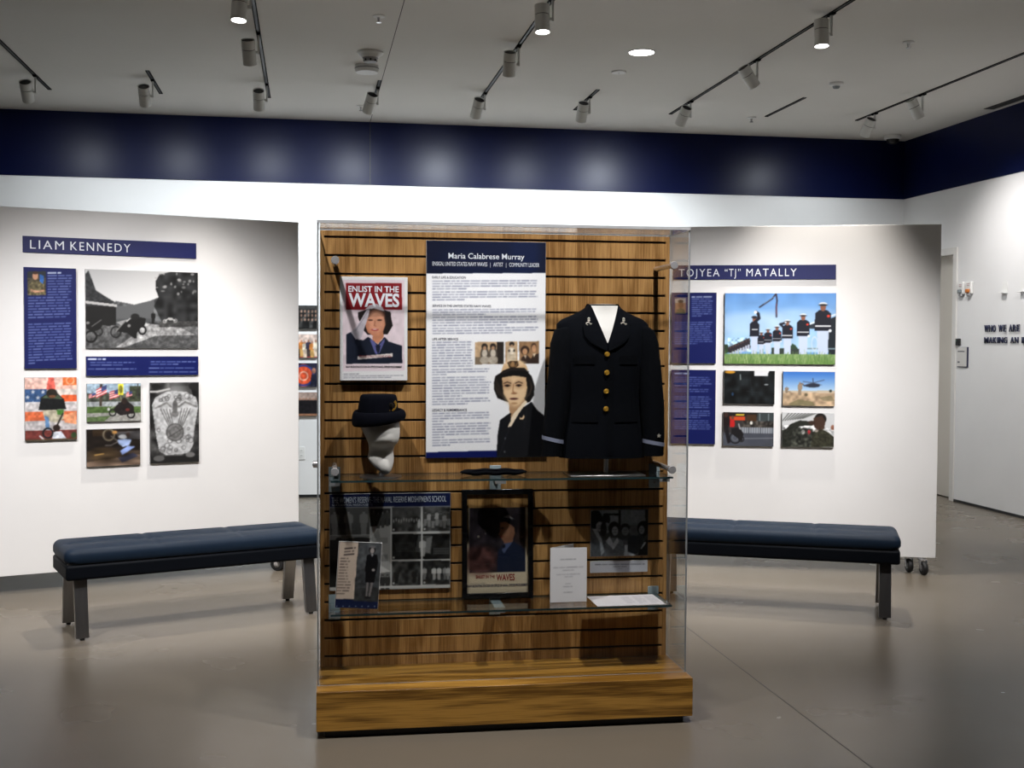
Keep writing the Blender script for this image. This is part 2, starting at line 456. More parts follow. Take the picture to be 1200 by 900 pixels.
# ------------------------------------------------------------------ ceiling tracks and lamp heads
TX = [-2.2+0.9265*i for i in range(9)]       # track lines, left to right
def track(x, y0, y1, label):
    t = thing('light_track', label, 'track', (x, (y0+y1)/2, CEIL), 0, 'recessed ceiling light tracks')
    L2 = (y1-y0)/2
    MB().box(-0.016, -0.009, -L2, L2, -0.006, 0.004).box(0.009, 0.016, -L2, L2, -0.006, 0.004).build('rail', m_track, t)
    MB().box(-0.009, 0.009, -L2, L2, -0.003, 0.004).build('channel_bed', m_black, t)
    MB().box(-0.017, 0.017, L2, L2+0.012, -0.007, 0.004).build('end_cap', m_track, t)
    return t
ordn = ['first', 'second', 'third', 'fourth', 'fifth', 'sixth', 'seventh', 'eighth', 'ninth']
far = ['long black ceiling track feeding the lamps above the left display panel',
       'short black ceiling track between the two long ones over the left display panel',
       'long black ceiling track left of the smoke detectors',
       'short black ceiling track at the end of the thin ceiling joint',
       'long black ceiling track right of the ceiling joint with three lamp heads',
       'short black ceiling track beyond the round white downlight',
       'long black ceiling track holding the sharply tilted lamp head',
       'short black ceiling track carrying no lamp head',
       'long black ceiling track nearest the corner of the navy band']
spans = [(3.2, 10.84), (9.95, 10.83), (2.6, 10.82), (9.95, 10.83), (2.6, 10.85), (9.95, 10.84), (3.2, 10.86), (9.92, 10.80), (3.2, 10.82)]
for i, (a, b) in enumerate(spans): track(TX[i], a, b, far[i])

def lamp(ti, y, label, aim, power, spread=50, blend=0.6, color=NEUT, radius=0.03, x=None):
    """a cylinder spot hung beside its track; aim is the direction its beam leaves"""
    x = TX[ti] if x is None else x
    t = thing('track_lamp', label, 'lamp', (x, y, CEIL), 0, 'white cylinder track lamps')
    dv = Vector(aim).normalized()
    piv = Vector((-0.066, 0, -0.135))
    MB().box(-0.014, 0.014, -0.045, 0.045, -0.018, -0.007).build('adapter', m_track, t, bevel=0.002)
    MB().box(-0.006, 0.006, -0.011, 0.011, -0.150, -0.018).cyl((0.0, 0, -0.135), (-0.02, 0, -0.135), 0.011, n=12).build('arm', m_lamp, t, smooth=True)
    L, R = 0.172, 0.0475
    a, b = piv-dv*L/2, piv+dv*L/2
    MB().cyl(a, a+dv*L*0.36, R, cap1=False, cap0=False, n=28).cyl(a, a+dv*0.03, R-0.004, R-0.004, n=28, cap0=False, cap1=True)\
        .cyl(a, a-dv*0.0005, R, R-0.004, n=28, cap0=False, cap1=False).build('rear_housing', [m_lamp], t, smooth=True)
    MB().cyl(a+dv*0.006, a+dv*0.012, R-0.0045, n=28).build('rear_vent', m_black, t)
    MB().cyl(a+dv*L*0.36, a+dv*L*0.385, R-0.003, n=28).build('seam_ring', m_track, t, smooth=True)
    MB().cyl(a+dv*L*0.385, b, R, n=28, cap0=True, cap1=False).cyl(b, b-dv*0.02, R-0.003, n=28, cap0=False, cap1=False).build('front_housing', m_lamp, t, smooth=True)
    MB().cyl(b-dv*0.016, b-dv*0.012, R-0.0035, n=28).build('lens', m_lens, t)
    sd = bpy.data.lights.new('spot', 'SPOT'); sd.energy = power; sd.spot_size = math.radians(spread); sd.spot_blend = blend
    sd.color = color; sd.shadow_soft_size = radius
    so = bpy.data.objects.new('spot', sd); COL.objects.link(so); so.parent = t
    so.location = b+dv*0.004
    so.rotation_euler = (-dv).to_track_quat('Z', 'Y').to_euler()
    return t

WA = (0, 0.66, -0.75)
lamp(0, 10.30, 'white track lamp on the long track over the left display panel', WA, WALL_W*0.38, 125, 1.0, COOL)
lamp(1, 10.29, 'white track lamp on the short track over the left display panel', WA, WALL_W*0.5, 125, 1.0, COOL)
lamp(2, 10.28, 'white track lamp at the far end of the track left of the smoke detectors', WA, WALL_W*0.6, 125, 1.0, COOL)
lamp(2, 8.60, 'white track lamp in the middle of the track left of the smoke detectors', (0.06, 0.5, -0.86), WALL_W*0.6, 60, 0.7, COOL)
lamp(2, 7.45, 'white lit track lamp on the track left of the smoke detectors, facing down', (-0.05, -0.10, -1), DOWN_W, 64, 0.7, WARM)
lamp(3, 10.24, 'white track lamp tilted on the short track beside the ceiling joint', (-0.22, 0.62, -0.75), WALL_W*1.1, 125, 1.0, COOL)
lamp(4, 10.28, 'white track lamp at the far end of the track above the display case', (-0.13, 0.64, -0.75), WALL_W*1.3, 125, 1.0, COOL)
lamp(4, 8.60, 'white track lamp in the middle of the track above the display case', (0.03, 0.5, -0.86), WALL_W*0.7, 60, 0.7, COOL)
lamp(4, 7.37, 'white lit track lamp on the track above the display case, facing down', (0.0, -0.10, -1), DOWN_W, 64, 0.7, WARM)
lamp(5, 10.26, 'white track lamp on the short track beyond the round downlight', (0, 0.62, -0.78), WALL_W*0.8, 125, 1.0, COOL)
lamp(6, 10.27, 'white track lamp at the far end of the track right of the round downlight', (-0.16, 0.62, -0.75), WALL_W*1.4, 125, 1.0, COOL)
lamp(6, 8.67, 'white track lamp tilted sharply sideways above the right display panel', (0.62, 0.25, -0.74), WALL_W*0.4, 60, 0.7, COOL)
lamp(6, 7.37, 'white lit track lamp above the right display panel, facing down', (0.0, -0.08, -1), DOWN_W, 64, 0.7, WARM)
lamp(8, 10.46, 'white track lamp at the end of the track nearest the corner', (-0.10, 0.6, -0.78), WALL_W*0.5, 125, 1.0, COOL)
lamp(8, 9.58, 'white track lamp turned toward the right wall near the corner', (0.55, 0.1, -0.95), WALL_W*0.9, 100, 1.0, NEUT)
# the same heads further along the tracks, over and behind the viewer
for ti, y, aim, p, sp in [(0, 4.3, (1.25, 3.4, -3.1), PANEL_W*0.75, 53), (2, 4.3, (-0.45, 3.55, -3.15), PANEL_W, 53),
                          (6, 4.2, (-0.35, 3.5, -3.15), PANEL_W*0.85, 51), (6, 4.8, (-1.0, 3.1, -3.1), PANEL_W*0.6, 51),
                          (8, 6.6, (1.10, 2.8, -2.3), PANEL_W*0.45, 70), (8, 4.4, (-2.2, 3.2, -3.2), PANEL_W*0.2, 44),  # first of these is an extra unseen lamp, added to brighten the right wall
                          (2, 3.62, (0.66, 1.15, -2.6), CASE_W, 60), (4, 3.62, (-0.34, 1.15, -2.6), CASE_W*1.1, 60)]:
    lamp(ti, y, 'white track lamp aimed at the display case from over the open floor' if p in (CASE_W, CASE_W*1.1) else 'white track lamp in the set aimed at the movable panels and right wall from over the open floor', aim, p, sp, 0.75, NEUT, 0.045)

def ceil_thing(name, label, cat, x, y, group=None): return thing(name, label, cat, (x, y, CEIL), 0, group)
t = ceil_thing('downlight', 'round recessed downlight glowing white in the ceiling', 'downlight', 2.436, 8.617)
MB().lathe([(0.102, 0), (0.104, -0.004), (0.094, -0.006), (0.092, 0.0)]).build('trim_ring', m_white, t, smooth=True)
MB().lathe([(0.0, -0.0045), (0.091, -0.0045), (0.091, -0.002), (0.0, -0.002)]).build('diffuser', m_lens, t)
sd = bpy.data.lights.new('downlight_spot', 'SPOT'); sd.energy = 90; sd.spot_size = math.radians(110); sd.spot_blend = 0.8; sd.color = WARM; sd.shadow_soft_size = 0.08
so = bpy.data.objects.new('downlight_spot', sd); COL.objects.link(so); so.parent = t; so.location = (0, 0, -0.02)
t = ceil_thing('smoke_detector', 'grey smoke detector with a slotted dark nose on the ceiling', 'detector', 0.453, 9.0)
MB().lathe([(0.098, 0), (0.098, -0.012), (0.072, -0.03), (0.060, -0.045)]).build('base', m_white, t, smooth=True)
MB().lathe([(0.060, -0.045), (0.052, -0.055), (0.046, -0.075), (0.0, -0.078)]).build('sensor_cage', m_boardedge, t, smooth=True)
for k in range(8):
    a = k*PI/4
    MB().box(-0.006, 0.006, 0.046, 0.052, -0.072, -0.056).build('slot', m_black, t).rotation_euler = (0, 0, a)
t = ceil_thing('ceiling_speaker', 'flat round white ceiling device beyond the smoke detector', 'detector', 0.449, 9.45)
MB().lathe([(0.090, 0), (0.094, -0.03), (0.086, -0.055), (0.0, -0.058)]).build('cover', m_white, t, smooth=True)
MB().lathe([(0.095, -0.02), (0.0965, -0.024), (0.095, -0.028)]).build('seam_ring', m_boardedge, t, smooth=True)
for x, y, lb in [(0.459, 8.0, 'small ceiling sprinkler nearer than the smoke detector'), (0.472, 11.06, 'small ceiling sprinkler between the detectors and the navy band'),
                 (4.221, 7.97, 'small ceiling sprinkler above the right display panel'), (4.172, 10.9, 'small ceiling sprinkler by the empty short track')]:
    t = ceil_thing('sprinkler', lb, 'sprinkler', x, y, 'pendent ceiling sprinklers')
    MB().lathe([(0.042, 0), (0.040, -0.006), (0.014, -0.010), (0.014, -0.012)]).build('escutcheon', m_white, t, smooth=True)
    MB().cyl((0, 0, -0.008), (0, 0, -0.04), 0.011, 0.008, n=10).build('frame_body', m_chrome, t, smooth=True)
    MB().lathe([(0.0, -0.040), (0.018, -0.041), (0.018, -0.044), (0.0, -0.045)], n=14).build('deflector', m_chrome, t)
t = ceil_thing('ceiling_cover', 'flat pale round cover plate beyond the downlight', 'cover', 2.434, 9.27)
MB().lathe([(0.060, 0), (0.058, -0.010), (0.0, -0.012)]).build('plate', m_white, t, smooth=True)
MB().cyl((0, 0, -0.011), (0, 0, -0.014), 0.006, n=10).build('screw', m_steel, t)
t = ceil_thing('motion_sensor', 'small round white sensor above the right display panel', 'sensor', 4.30, 9.32)
MB().lathe([(0.058, 0), (0.056, -0.02), (0.034, -0.028), (0.034, -0.030)]).build('base', m_white, t, smooth=True)
MB().lathe([(0.032, -0.028), (0.024, -0.046), (0.0, -0.05)], n=16).build('lens_dome', m_greyl, t, smooth=True)
t = ceil_thing('dome_camera', 'white dome camera with black bubble in the ceiling corner', 'camera', 5.96, 11.55)
MB().lathe([(0.085, 0), (0.088, -0.03), (0.078, -0.042), (0.0, -0.043)]).build('housing', m_white, t, smooth=True)
MB().lathe([(0.066, -0.042), (0.058, -0.07), (0.035, -0.088), (0.0, -0.093)]).build('bubble', m_black, t, smooth=True)
t = thing('air_vent', 'long black linear air slot in the ceiling along the right wall', 'vent', (6.14, 8.6, CEIL), 0)
MB().box(-0.05, 0.05, -1.48, 1.48, -0.004, 0.003).build('frame', m_joint, t)
for x in (-0.024, 0.024): MB().box(x-0.014, x+0.014, -1.46, 1.46, -0.0055, -0.003).build('slot', m_black, t)

# ------------------------------------------------------------------ movable display panels on castors
aL, aR = 0.32568, -0.33226
LP = Frame((-2.380, 7.382, 0), aL)
RP = Frame((1.843, 8.141, 0), aR)
PZ0, PZ1, PL, PT = 0.113, 2.348, 2.44, 0.13
def castor(parent, x, y, ang, name='castor'):
    c = bpy.data.objects.new(name, None); COL.objects.link(c); c.parent = parent; c.location = (x, y, 0); c.rotation_euler = (0, 0, ang)
    w = MB()
    prof = [(0.030, -0.016), (0.042, -0.015), (0.046, -0.009), (0.047, 0), (0.046, 0.009), (0.042, 0.015), (0.030, 0.016)]
    n = 28; rings = [[(yy, r*cos(2*PI*i/n), 0.047+r*sin(2*PI*i/n)) for i in range(n)] for r, yy in prof]
    w.loft(rings).build('wheel', m_rubber, c, smooth=True)
    MB().cyl((-0.0175, 0, 0.047), (0.0175, 0, 0.047), 0.022, n=18).build('hub', m_steel, c, smooth=True)
    f = MB()
    for s_ in (-1, 1):
        f.add([(s_*0.021, -0.012, 0.040), (s_*0.021, 0.012, 0.040), (s_*0.021, 0.030, 0.103), (s_*0.021, -0.002, 0.103),
               (s_*0.025, -0.012, 0.040), (s_*0.025, 0.012, 0.040), (s_*0.025, 0.030, 0.103), (s_*0.025, -0.002, 0.103)],
              [(0, 1, 2, 3), (7, 6, 5, 4), (0, 4, 5, 1), (1, 5, 6, 2), (2, 6, 7, 3), (3, 7, 4, 0)])
    f.box(-0.025, 0.025, -0.004, 0.05, 0.099, 0.104).cyl((0, 0.038, 0.102), (0, 0.038, 0.110), 0.012, n=14)
    f.build('fork', m_chrome, c, smooth=True)
    MB().box(-0.025, 0.025, 0.024, 0.06, 0.108, 0.1128).build('mount_plate', m_chrome, c)
    return c
for fr, label, cs in ((LP, 'white movable wall panel with motorcycle photographs', [(2.29, 0.0, 0.9), (2.34, 0.06, 0.4), (0.12, -0.02, 0.2), (0.12, 0.06, -0.3)]),
                      (RP, 'white movable wall panel with military photographs', [(2.36, -0.02, 0.25), (2.28, 0.065, 0.2), (0.12, -0.02, 0.2), (0.12, 0.06, -0.3)])):
    p = thing('display_wall', label, 'panel', fr.o, fr.a, 'movable display walls')
    MB().box(0, PL, 0, PT, PZ0, PZ1).build('body', m_wall, p, bevel=0.003)
    MB().box(0.03, PL-0.03, 0.02, PT-0.02, PZ0-0.003, PZ0).build('base_rail', m_steel, p)
    for x, y, a in cs: castor(p, x, y, a)

# ------------------------------------------------------------------ benches
def bench(label, corner, ang, flip):
    """corner: floor point under the front outer end; flip mirrors which end that is"""
    L, W = 1.40, 0.41
    t = thing('bench', label, 'bench', corner, ang, 'tufted navy benches')
    sx = -1 if flip else 0
    x0 = sx*L
    MB().box(x0, x0+L, 0, W, 0.312, 0.392).build('seat_frame', m_leather2, t, bevel=0.014, seg=3)
    MB().box(x0+0.012, x0+L-0.012, 0.012, W-0.012, 0.388, 0.402).build('seam_gap', m_black, t)
    # tufted cushion: rounded slab with a lengthwise channel and two cross pinches
    hx, hy, r, R, top, low = L/2+0.004, W/2+0.006, 0.036, 0.05, 0.472, 0.398
    def axis(h, n):
        inner = np.linspace(-h+r*1.2, h-r*1.2, n)
        edge = np.array([0, .02, .06, .14, .26, .42, .62, .82])*r*1.2
        return np.concatenate([-h+edge, inner, (h-edge)[::-1]])
    ax, ay = axis(hx, 90), axis(hy, 26); nx, ny = len(ax), len(ay); vs = []
    for y in ay:
        for x in ax:
            X, Y = x, y
            cx, cy = hx-R, hy-R
            qx, qy = max(abs(x)-cx, 0), max(abs(y)-cy, 0)
            if qx > 0 and qy > 0:            # pull corner squares onto the arc
                k = max(qx, qy)/math.hypot(qx, qy)
                X = math.copysign(cx+qx*k, x); Y = math.copysign(cy+qy*k, y); dd = R-max(qx, qy)
            else: dd = min(hx-abs(x), hy-abs(y))
            dd = min(max(dd, 0), r)
            z = top-r+math.sqrt(max(r*r-(r-dd)**2, 0))
            ins = min(1, min(hx-abs(x), hy-abs(y))/0.07)
            seg = abs(((x/hx+1)*1.5) % 1.0-0.5)*2          # 0 mid of a third .. 1 at its ends
            chan = math.exp(-(y/0.016)**2)*(1-min(1, max(0, (seg-0.62)/0.25)))
            seam = min(abs(x-hx/3), abs(x+hx/3))
            z -= ins*(0.022*chan + 0.009*math.exp(-(seam/0.012)**2))
            z += ins*0.008*(math.cos(min(abs(abs(y)-hy*0.5)/(hy*0.5), 1)*PI/2))
            vs.append((X+x0+L/2, Y+W/2, z))
    fs = [(j*nx+i, j*nx+i+1, (j+1)*nx+i+1, (j+1)*nx+i) for j in range(ny-1) for i in range(nx-1)]
    per = [i for i in range(nx)]+[j*nx+nx-1 for j in range(1, ny)]+[(ny-1)*nx+i for i in range(nx-2, -1, -1)]+[j*nx for j in range(ny-2, 0, -1)]
    b0 = len(vs)
    for i in per: vs.append((vs[i][0], vs[i][1], top-r-0.022))
    b1 = len(vs)
    for i in per:
        X, Y, _ = vs[i]; vs.append((X+(x0+L/2-X)*0.012, Y+(W/2-Y)*0.04, low))
    n = len(per)
    for a, b in ((None, b0), (b0, b1)):
        for i in range(n):
            j = (i+1) % n
            p, q = (per[i], per[j]) if a is None else (a+i, a+j)
            fs.append((p, b+i, b+j, q))
    fs.append(tuple(b1+i for i in range(n)))
    MB().add(vs, fs).build('cushion', m_leather, t, smooth=True, angle=60)
    for ex in (x0+0.045, x0+L-0.045-0.066):
        for fb in (0, 1):
            ytop = 0.045 if fb == 0 else W-0.045
            ybot = -0.005 if fb == 0 else W+0.005
            th = 0.028 if fb == 0 else -0.028
            vs = []
            for yy, z, k in ((ytop, 0.314, 1.35), (ybot, 0.012, 1.0)):
                vs += [(ex, yy, z), (ex+0.066, yy, z), (ex+0.066, yy+th*k, z), (ex, yy+th*k, z)]
            lg = MB().add(vs, [(0, 1, 2, 3), (7, 6, 5, 4), (0, 4, 5, 1), (1, 5, 6, 2), (2, 6, 7, 3), (3, 7, 4, 0)]).build('leg', m_steel, t, bevel=0.002)
            MB().cyl((ex+0.033, ybot+th/2, 0), (ex+0.033, ybot+th/2, 0.013), 0.012, n=12).build('glide', m_rubber, lg)
        MB().box(ex, ex+0.066, 0.05, W-0.05, 0.306, 0.313).build('leg_bracket', m_steel, t)
    return t
bench('tufted navy bench in front of the panel of motorcycle photographs', (-1.225, 6.335, 0), math.radians(20.5), False)
bench('tufted navy bench in front of the panel of military photographs', (3.262, 6.150, 0), math.radians(-24.0), True)

# ------------------------------------------------------------------ the display case
CF = Frame((0.0316, 4.7287, 0), -0.01803)
CW, CH, WS = 1.510, 2.025, 0.2665           # width, height, depth from front pane to slat faces
case = thing('display_case', 'oak slatwall display case with clear acrylic front, sides and top', 'display case', CF.o, CF.a)
plinth = MB().box(-0.003, CW+0.003, -0.095, 0.315, 0.030, 0.1855).build('plinth', m_oakh, case, bevel=0.002)
MB().box(0.03, CW-0.03, -0.070, 0.29, 0, 0.031).build('toe_kick', m_black, case)
back = MB().box(0.009, 1.502, WS+0.014, 0.305, 0.1855, CH-0.014).build('back_panel', m_black, case)
G, GH, Z0 = 0.0762, 0.0095, 1.983
edges = [CH-0.016]+[Z0-G*k for k in range(24)]+[0.1855]
for k in range(25):
    a, b = edges[k], edges[k+1]
    a2 = a-(GH/2 if k else 0); b2 = b+(GH/2 if k < 24 else 0)
    MB().box(0.026, 1.485, WS, WS+0.0145, b2, a2).build('slat', m_oak, back, bevel=0.0008, seg=1)
for xa, xb in ((0.009, 0.0262), (1.4848, 1.502)):
    MB().box(xa, xb, WS-0.0003, 0.303, 0.1855, CH-0.016).build('stile', m_oak, back, bevel=0.0008, seg=1)
def pane(name, x0, x1, y0, y1, z0, z1, thin):
    b = MB(); b.box(x0, x1, y0, y1, z0, z1)
    # faces: 0 bottom 1 top 2 front(-y) 3 back(+y) 4 left 5 right ; broad faces clear, rims frosted
    for i in range(6): b.m[i] = 0 if i in thin else 1
    return b.build(name, [m_glass, m_frost], case)
pane('front_pane', 0, CW, -0.006, 0, 0.186, CH-0.012, (2, 3))
pane('side_pane', -0.0005, 0.0055, 0.0005, 0.303, 0.186, CH-0.012, (4, 5))
pane('side_pane', CW-0.0055, CW+0.0005, 0.0005, 0.303, 0.186, CH-0.012, (4, 5))
pane('top_pane', -0.0005, CW+0.0005, -0.006, 0.305, CH-0.0118, CH, (0, 1))
for u, z in ((0.070, 1.868), (1.440, 1.868), (1.441, 1.024+0.006), (0.069, 1.036)):
    so = MB().cyl((u, -0.006, z), (u, WS, z), 0.0105, n=20).build('standoff_rod', m_chrome, case, smooth=True)
    MB().lathe([(0.0, 0), (0.0165, 0), (0.0165, 0.008), (0.0145, 0.011), (0.0, 0.0115)]).build('standoff_cap', m_chrome, so, smooth=True).matrix_local = \
        Matrix.Translation((u, -0.0062, z)) @ Matrix.Rotation(PI/2, 4, 'X')
MB().cyl((-0.001, 0.045, 1.062), (-0.016, 0.045, 1.062), 0.014, n=18).cyl((-0.016, 0.045, 1.062), (-0.019, 0.045, 1.062), 0.009, n=14).build('lock', m_chrome, case, smooth=True)

def shelf(zt, label):
    t = thing('glass_shelf', label, 'shelf', CF.at(0, 0, 0), CF.a, 'glass shelves in the display case')
    b = MB(); b.box(0.052, 1.456, 0.022, WS-0.002, zt-0.008, zt)
    for i in range(6): b.m[i] = 0 if i in (0, 1) else 1
    b.build('pane', [m_shelf, m_edge], t)
    for u in (0.068, 0.745, 1.442):
        br = MB().box(u-0.024, u+0.024, WS-0.004, WS, zt-0.075, zt+0.03).box(u-0.022, u+0.022, 0.10, WS-0.003, zt-0.013, zt-0.0085)\
            .build('bracket', m_bracket, t, bevel=0.0015)
        MB().cyl((u, WS-0.004, zt-0.05), (u, WS-0.0065, zt-0.05), 0.006, n=12).build('screw', m_chrome, br)
        MB().box(u-0.022, u+0.022, 0.10, 0.106, zt-0.03, zt-0.0085).build('front_lip', m_chrome, br)
    return t
ZU, ZL = 0.997, 0.462
shelf(ZU, 'upper clear glass shelf carrying the hat and the uniform jacket')
shelf(ZL, 'lower clear glass shelf carrying the framed poster and the cards')

def case_thing(name, label, cat, u, w, z, rot=0.0, group=None): return thing(name, label, cat, CF.at(u, w, z), CF.a+rot, group)

# ---- torso form and uniform jacket
JC, JW = 1.178, 0.140                      # centre of the figure in the case
prof = [(1.071, 0.182, 0.088), (1.12, 0.180, 0.088), (1.20, 0.170, 0.084), (1.27, 0.160, 0.082), (1.34, 0.160, 0.086), (1.42, 0.168, 0.094),
        (1.50, 0.178, 0.097), (1.56, 0.188, 0.092), (1.60, 0.196, 0.082), (1.628, 0.196, 0.070), (1.648, 0.172, 0.062), (1.662, 0.138, 0.056),
        (1.678, 0.104, 0.051), (1.692, 0.080, 0.049), (1.703, 0.068, 0.048), (1.711, 0.062, 0.047)]
PZ = [p[0] for p in prof]
def prof_at(z): return np.interp(z, PZ, [p[1] for p in prof]), np.interp(z, PZ, [p[2] for p in prof])
PE = 2.3
def front(x, z):
    a, b = prof_at(z); k = min(abs(x)/a, 0.995)
    return -b*(1-k**PE)**(1/PE)
def torso_ring(z, n=48, grow=0.0):
    a, b = prof_at(z); R = []
    for i in range(n):
        th = 2*PI*i/n; c, s_ = cos(th), sin(th)
        R.append(((a+grow)*math.copysign(abs(c)**(2/PE), c), (b+grow)*math.copysign(abs(s_)**(2/PE), s_), z-1.071))
    return R
form = case_thing('torso_form', 'white torso form on a steel post inside the uniform jacket', 'mannequin', JC, JW, ZU)
def patch(left, right, z0, z1, off, nz=16, nx=8):
    """strip of the chest surface between two edge curves of height, lifted off by off"""
    vs = []; fs = []
    for j in range(nz+1):
        z = z0+(z1-z0)*j/nz; l, r_ = left(z), right(z)
        for i in range(nx+1):
            x = l+(r_-l)*i/nx; vs.append((x, front(x, z)-off, z))
    w = nx+1
    for j in range(nz):
        for i in range(nx): fs.append((j*w+i, j*w+i+1, (j+1)*w+i+1, (j+1)*w+i))
    return vs, fs
vtip, vtop = 1.548, 1.704
vin = lambda z: 0.057*max(0, min(1, (z-vtip)/(vtop-vtip)))**0.92
vs, fs = patch(lambda z: -vin(z), lambda z: vin(z), vtip, vtop, 0.0035)
vs = [(x, y, z-ZU) for x, y, z in vs]
o = MB().add(vs, fs).build('chest', m_form, form, smooth=True)
n = 28
MB().loft([[(0.056*cos(2*PI*i/n), 0.047*sin(2*PI*i/n), z-ZU) for i in range(n)] for z in (1.64, 1.70, 1.7105)]).build('neck', m_form, form, smooth=True)
MB().cyl((0.02, 0, 0.005), (0.02, 0, 1.085-ZU), 0.0105, n=16).build('post', m_steel, form, smooth=True)
MB().box(-0.15, 0.17, -0.09, 0.08, 0.0005, 0.006).build('base_plate', m_steel, form, bevel=0.002)

jk = case_thing('uniform_jacket', 'black navy uniform jacket with four gold buttons and striped cuffs', 'jacket', JC, JW, 1.071)
MB().loft([torso_ring(z) for z in np.concatenate([np.linspace(1.071, 1.60, 16), np.linspace(1.61, 1.709, 14)])], cap0=False, cap1=False).build('body', m_cloth, jk, smooth=True)
def sleeve(path):
    b = MB(); rings = []; n = 22
    for (u, w, z, rx, ry) in path:
        rings.append([(u-JC+rx*cos(2*PI*i/n), w-JW+ry*sin(2*PI*i/n), z-1.071+ (0.25*rx*cos(2*PI*i/n)*(1 if u > JC else -1)*-1 if z > 1.5 else 0)) for i in range(n)])
    return b.loft(rings).build('sleeve', m_cloth2, jk, smooth=True, angle=60)
def sm(path, k=5):
    P = np.array(path); t = np.arange(len(P)); tt = np.linspace(0, len(P)-1, (len(P)-1)*k+1)
    return [tuple(np.interp(x, t, P[:, c]) for c in range(5)) for x in tt]
sleeve([(u+0.010, w, z, a, b) for u, w, z, a, b in sm([(1.020, 0.140, 1.632, 0.020, 0.030), (1.010, 0.138, 1.612, 0.047, 0.052), (1.002, 0.135, 1.56, 0.056, 0.062), (0.990, 0.130, 1.42, 0.053, 0.060), (0.971, 0.124, 1.28, 0.049, 0.055), (0.955, 0.116, 1.15, 0.044, 0.050), (0.948, 0.112, 1.08, 0.041, 0.047), (0.948, 0.112, 1.079, 0.034, 0.04)])])
sleeve([(u+0.010, w, z, a, b) for u, w, z, a, b in sm([(1.332, 0.140, 1.632, 0.020, 0.030), (1.342, 0.136, 1.612, 0.047, 0.052), (1.350, 0.132, 1.56, 0.056, 0.062), (1.363, 0.122, 1.42, 0.055, 0.060), (1.376, 0.108, 1.28, 0.051, 0.055), (1.380, 0.094, 1.15, 0.045, 0.050), (1.376, 0.088, 1.08, 0.042, 0.047), (1.376, 0.088, 1.079, 0.034, 0.04)])])
def cuff(u, w, z, rx, ry, slope):
    n = 26; rings = []
    for dz in (0, 0.016):
        rings.append([(u-JC+(rx+0.0015)*cos(2*PI*i/n), w-JW+(ry+0.0015)*sin(2*PI*i/n), z-1.071+dz+slope*cos(2*PI*i/n)) for i in range(n)])
    MB().loft(rings, False, False).build('cuff_stripe', mat('stripe_grey', (128, 134, 156), 0.6), jk, smooth=True)
cuff(0.964, 0.1155, 1.140, 0.0438, 0.0498, -0.010)
cuff(1.3895, 0.092, 1.126, 0.0443, 0.0493, -0.008)
star = [(0.0095*(1 if k % 2 == 0 else 0.42)*sin(PI*k/5), 0.0095*(1 if k % 2 == 0 else 0.42)*cos(PI*k/5)) for k in range(10)]
MB().prism([(1.398-JC+x, 1.166-1.071+z) for x, z in star], 0.043-JW-0.0005, 0.043-JW-0.004).build('sleeve_star', m_silver, jk)
# lapels: from the collar round to the top button
def lapel(sg):
    top, bot = 1.706, 1.516
    inn = lambda z: (vin(z)+0.002 if z > vtip else 0.002)
    out = lambda z: float(np.interp(z, [bot, 1.530, 1.552, 1.580, 1.620, 1.655, 1.690, top], [0.004, 0.040, 0.074, 0.096, 0.100, 0.090, 0.074, 0.066]))
    V = []; F = []
    nz, nx = 26, 7
    for lay in (0.0115, 0.003):
        for j in range(nz+1):
            z = bot+(top-bot)*j/nz; l, r_ = inn(z), out(z)
            for i in range(nx+1):
                x = l+(r_-l)*i/nx; V.append((sg*x, front(x, z)-lay+(0.002 if i in (0, nx) and lay > 0.01 else 0), z-1.071))
    w = nx+1; H = (nz+1)*w
    for j in range(nz):
        for i in range(nx): F.append((j*w+i, j*w+i+1, (j+1)*w+i+1, (j+1)*w+i)); F.append((H+(j+1)*w+i, H+(j+1)*w+i+1, H+j*w+i+1, H+j*w+i))
        F.append((j*w+nx, H+j*w+nx, H+(j+1)*w+nx, (j+1)*w+nx)); F.append(((j+1)*w, H+(j+1)*w, H+j*w, j*w))
    MB().add(V, F).build('lapel', m_cloth, jk, smooth=True, angle=50)
lapel(1); lapel(-1)
n = 36
MB().loft([[(rx*cos(2*PI*i/n), ry*sin(2*PI*i/n), z-1.071) for i in range(n//2+1)] + [(rx2*cos(2*PI*i/n), ry2*sin(2*PI*i/n), z-1.071) for i in range(n//2, -1, -1)]
           for z, rx, ry, rx2, ry2 in ((1.672, 0.086, 0.062, 0.078, 0.054), (1.70, 0.074, 0.058, 0.066, 0.050), (1.712, 0.068, 0.054, 0.060, 0.046))]).build('collar', m_cloth, jk, smooth=True)
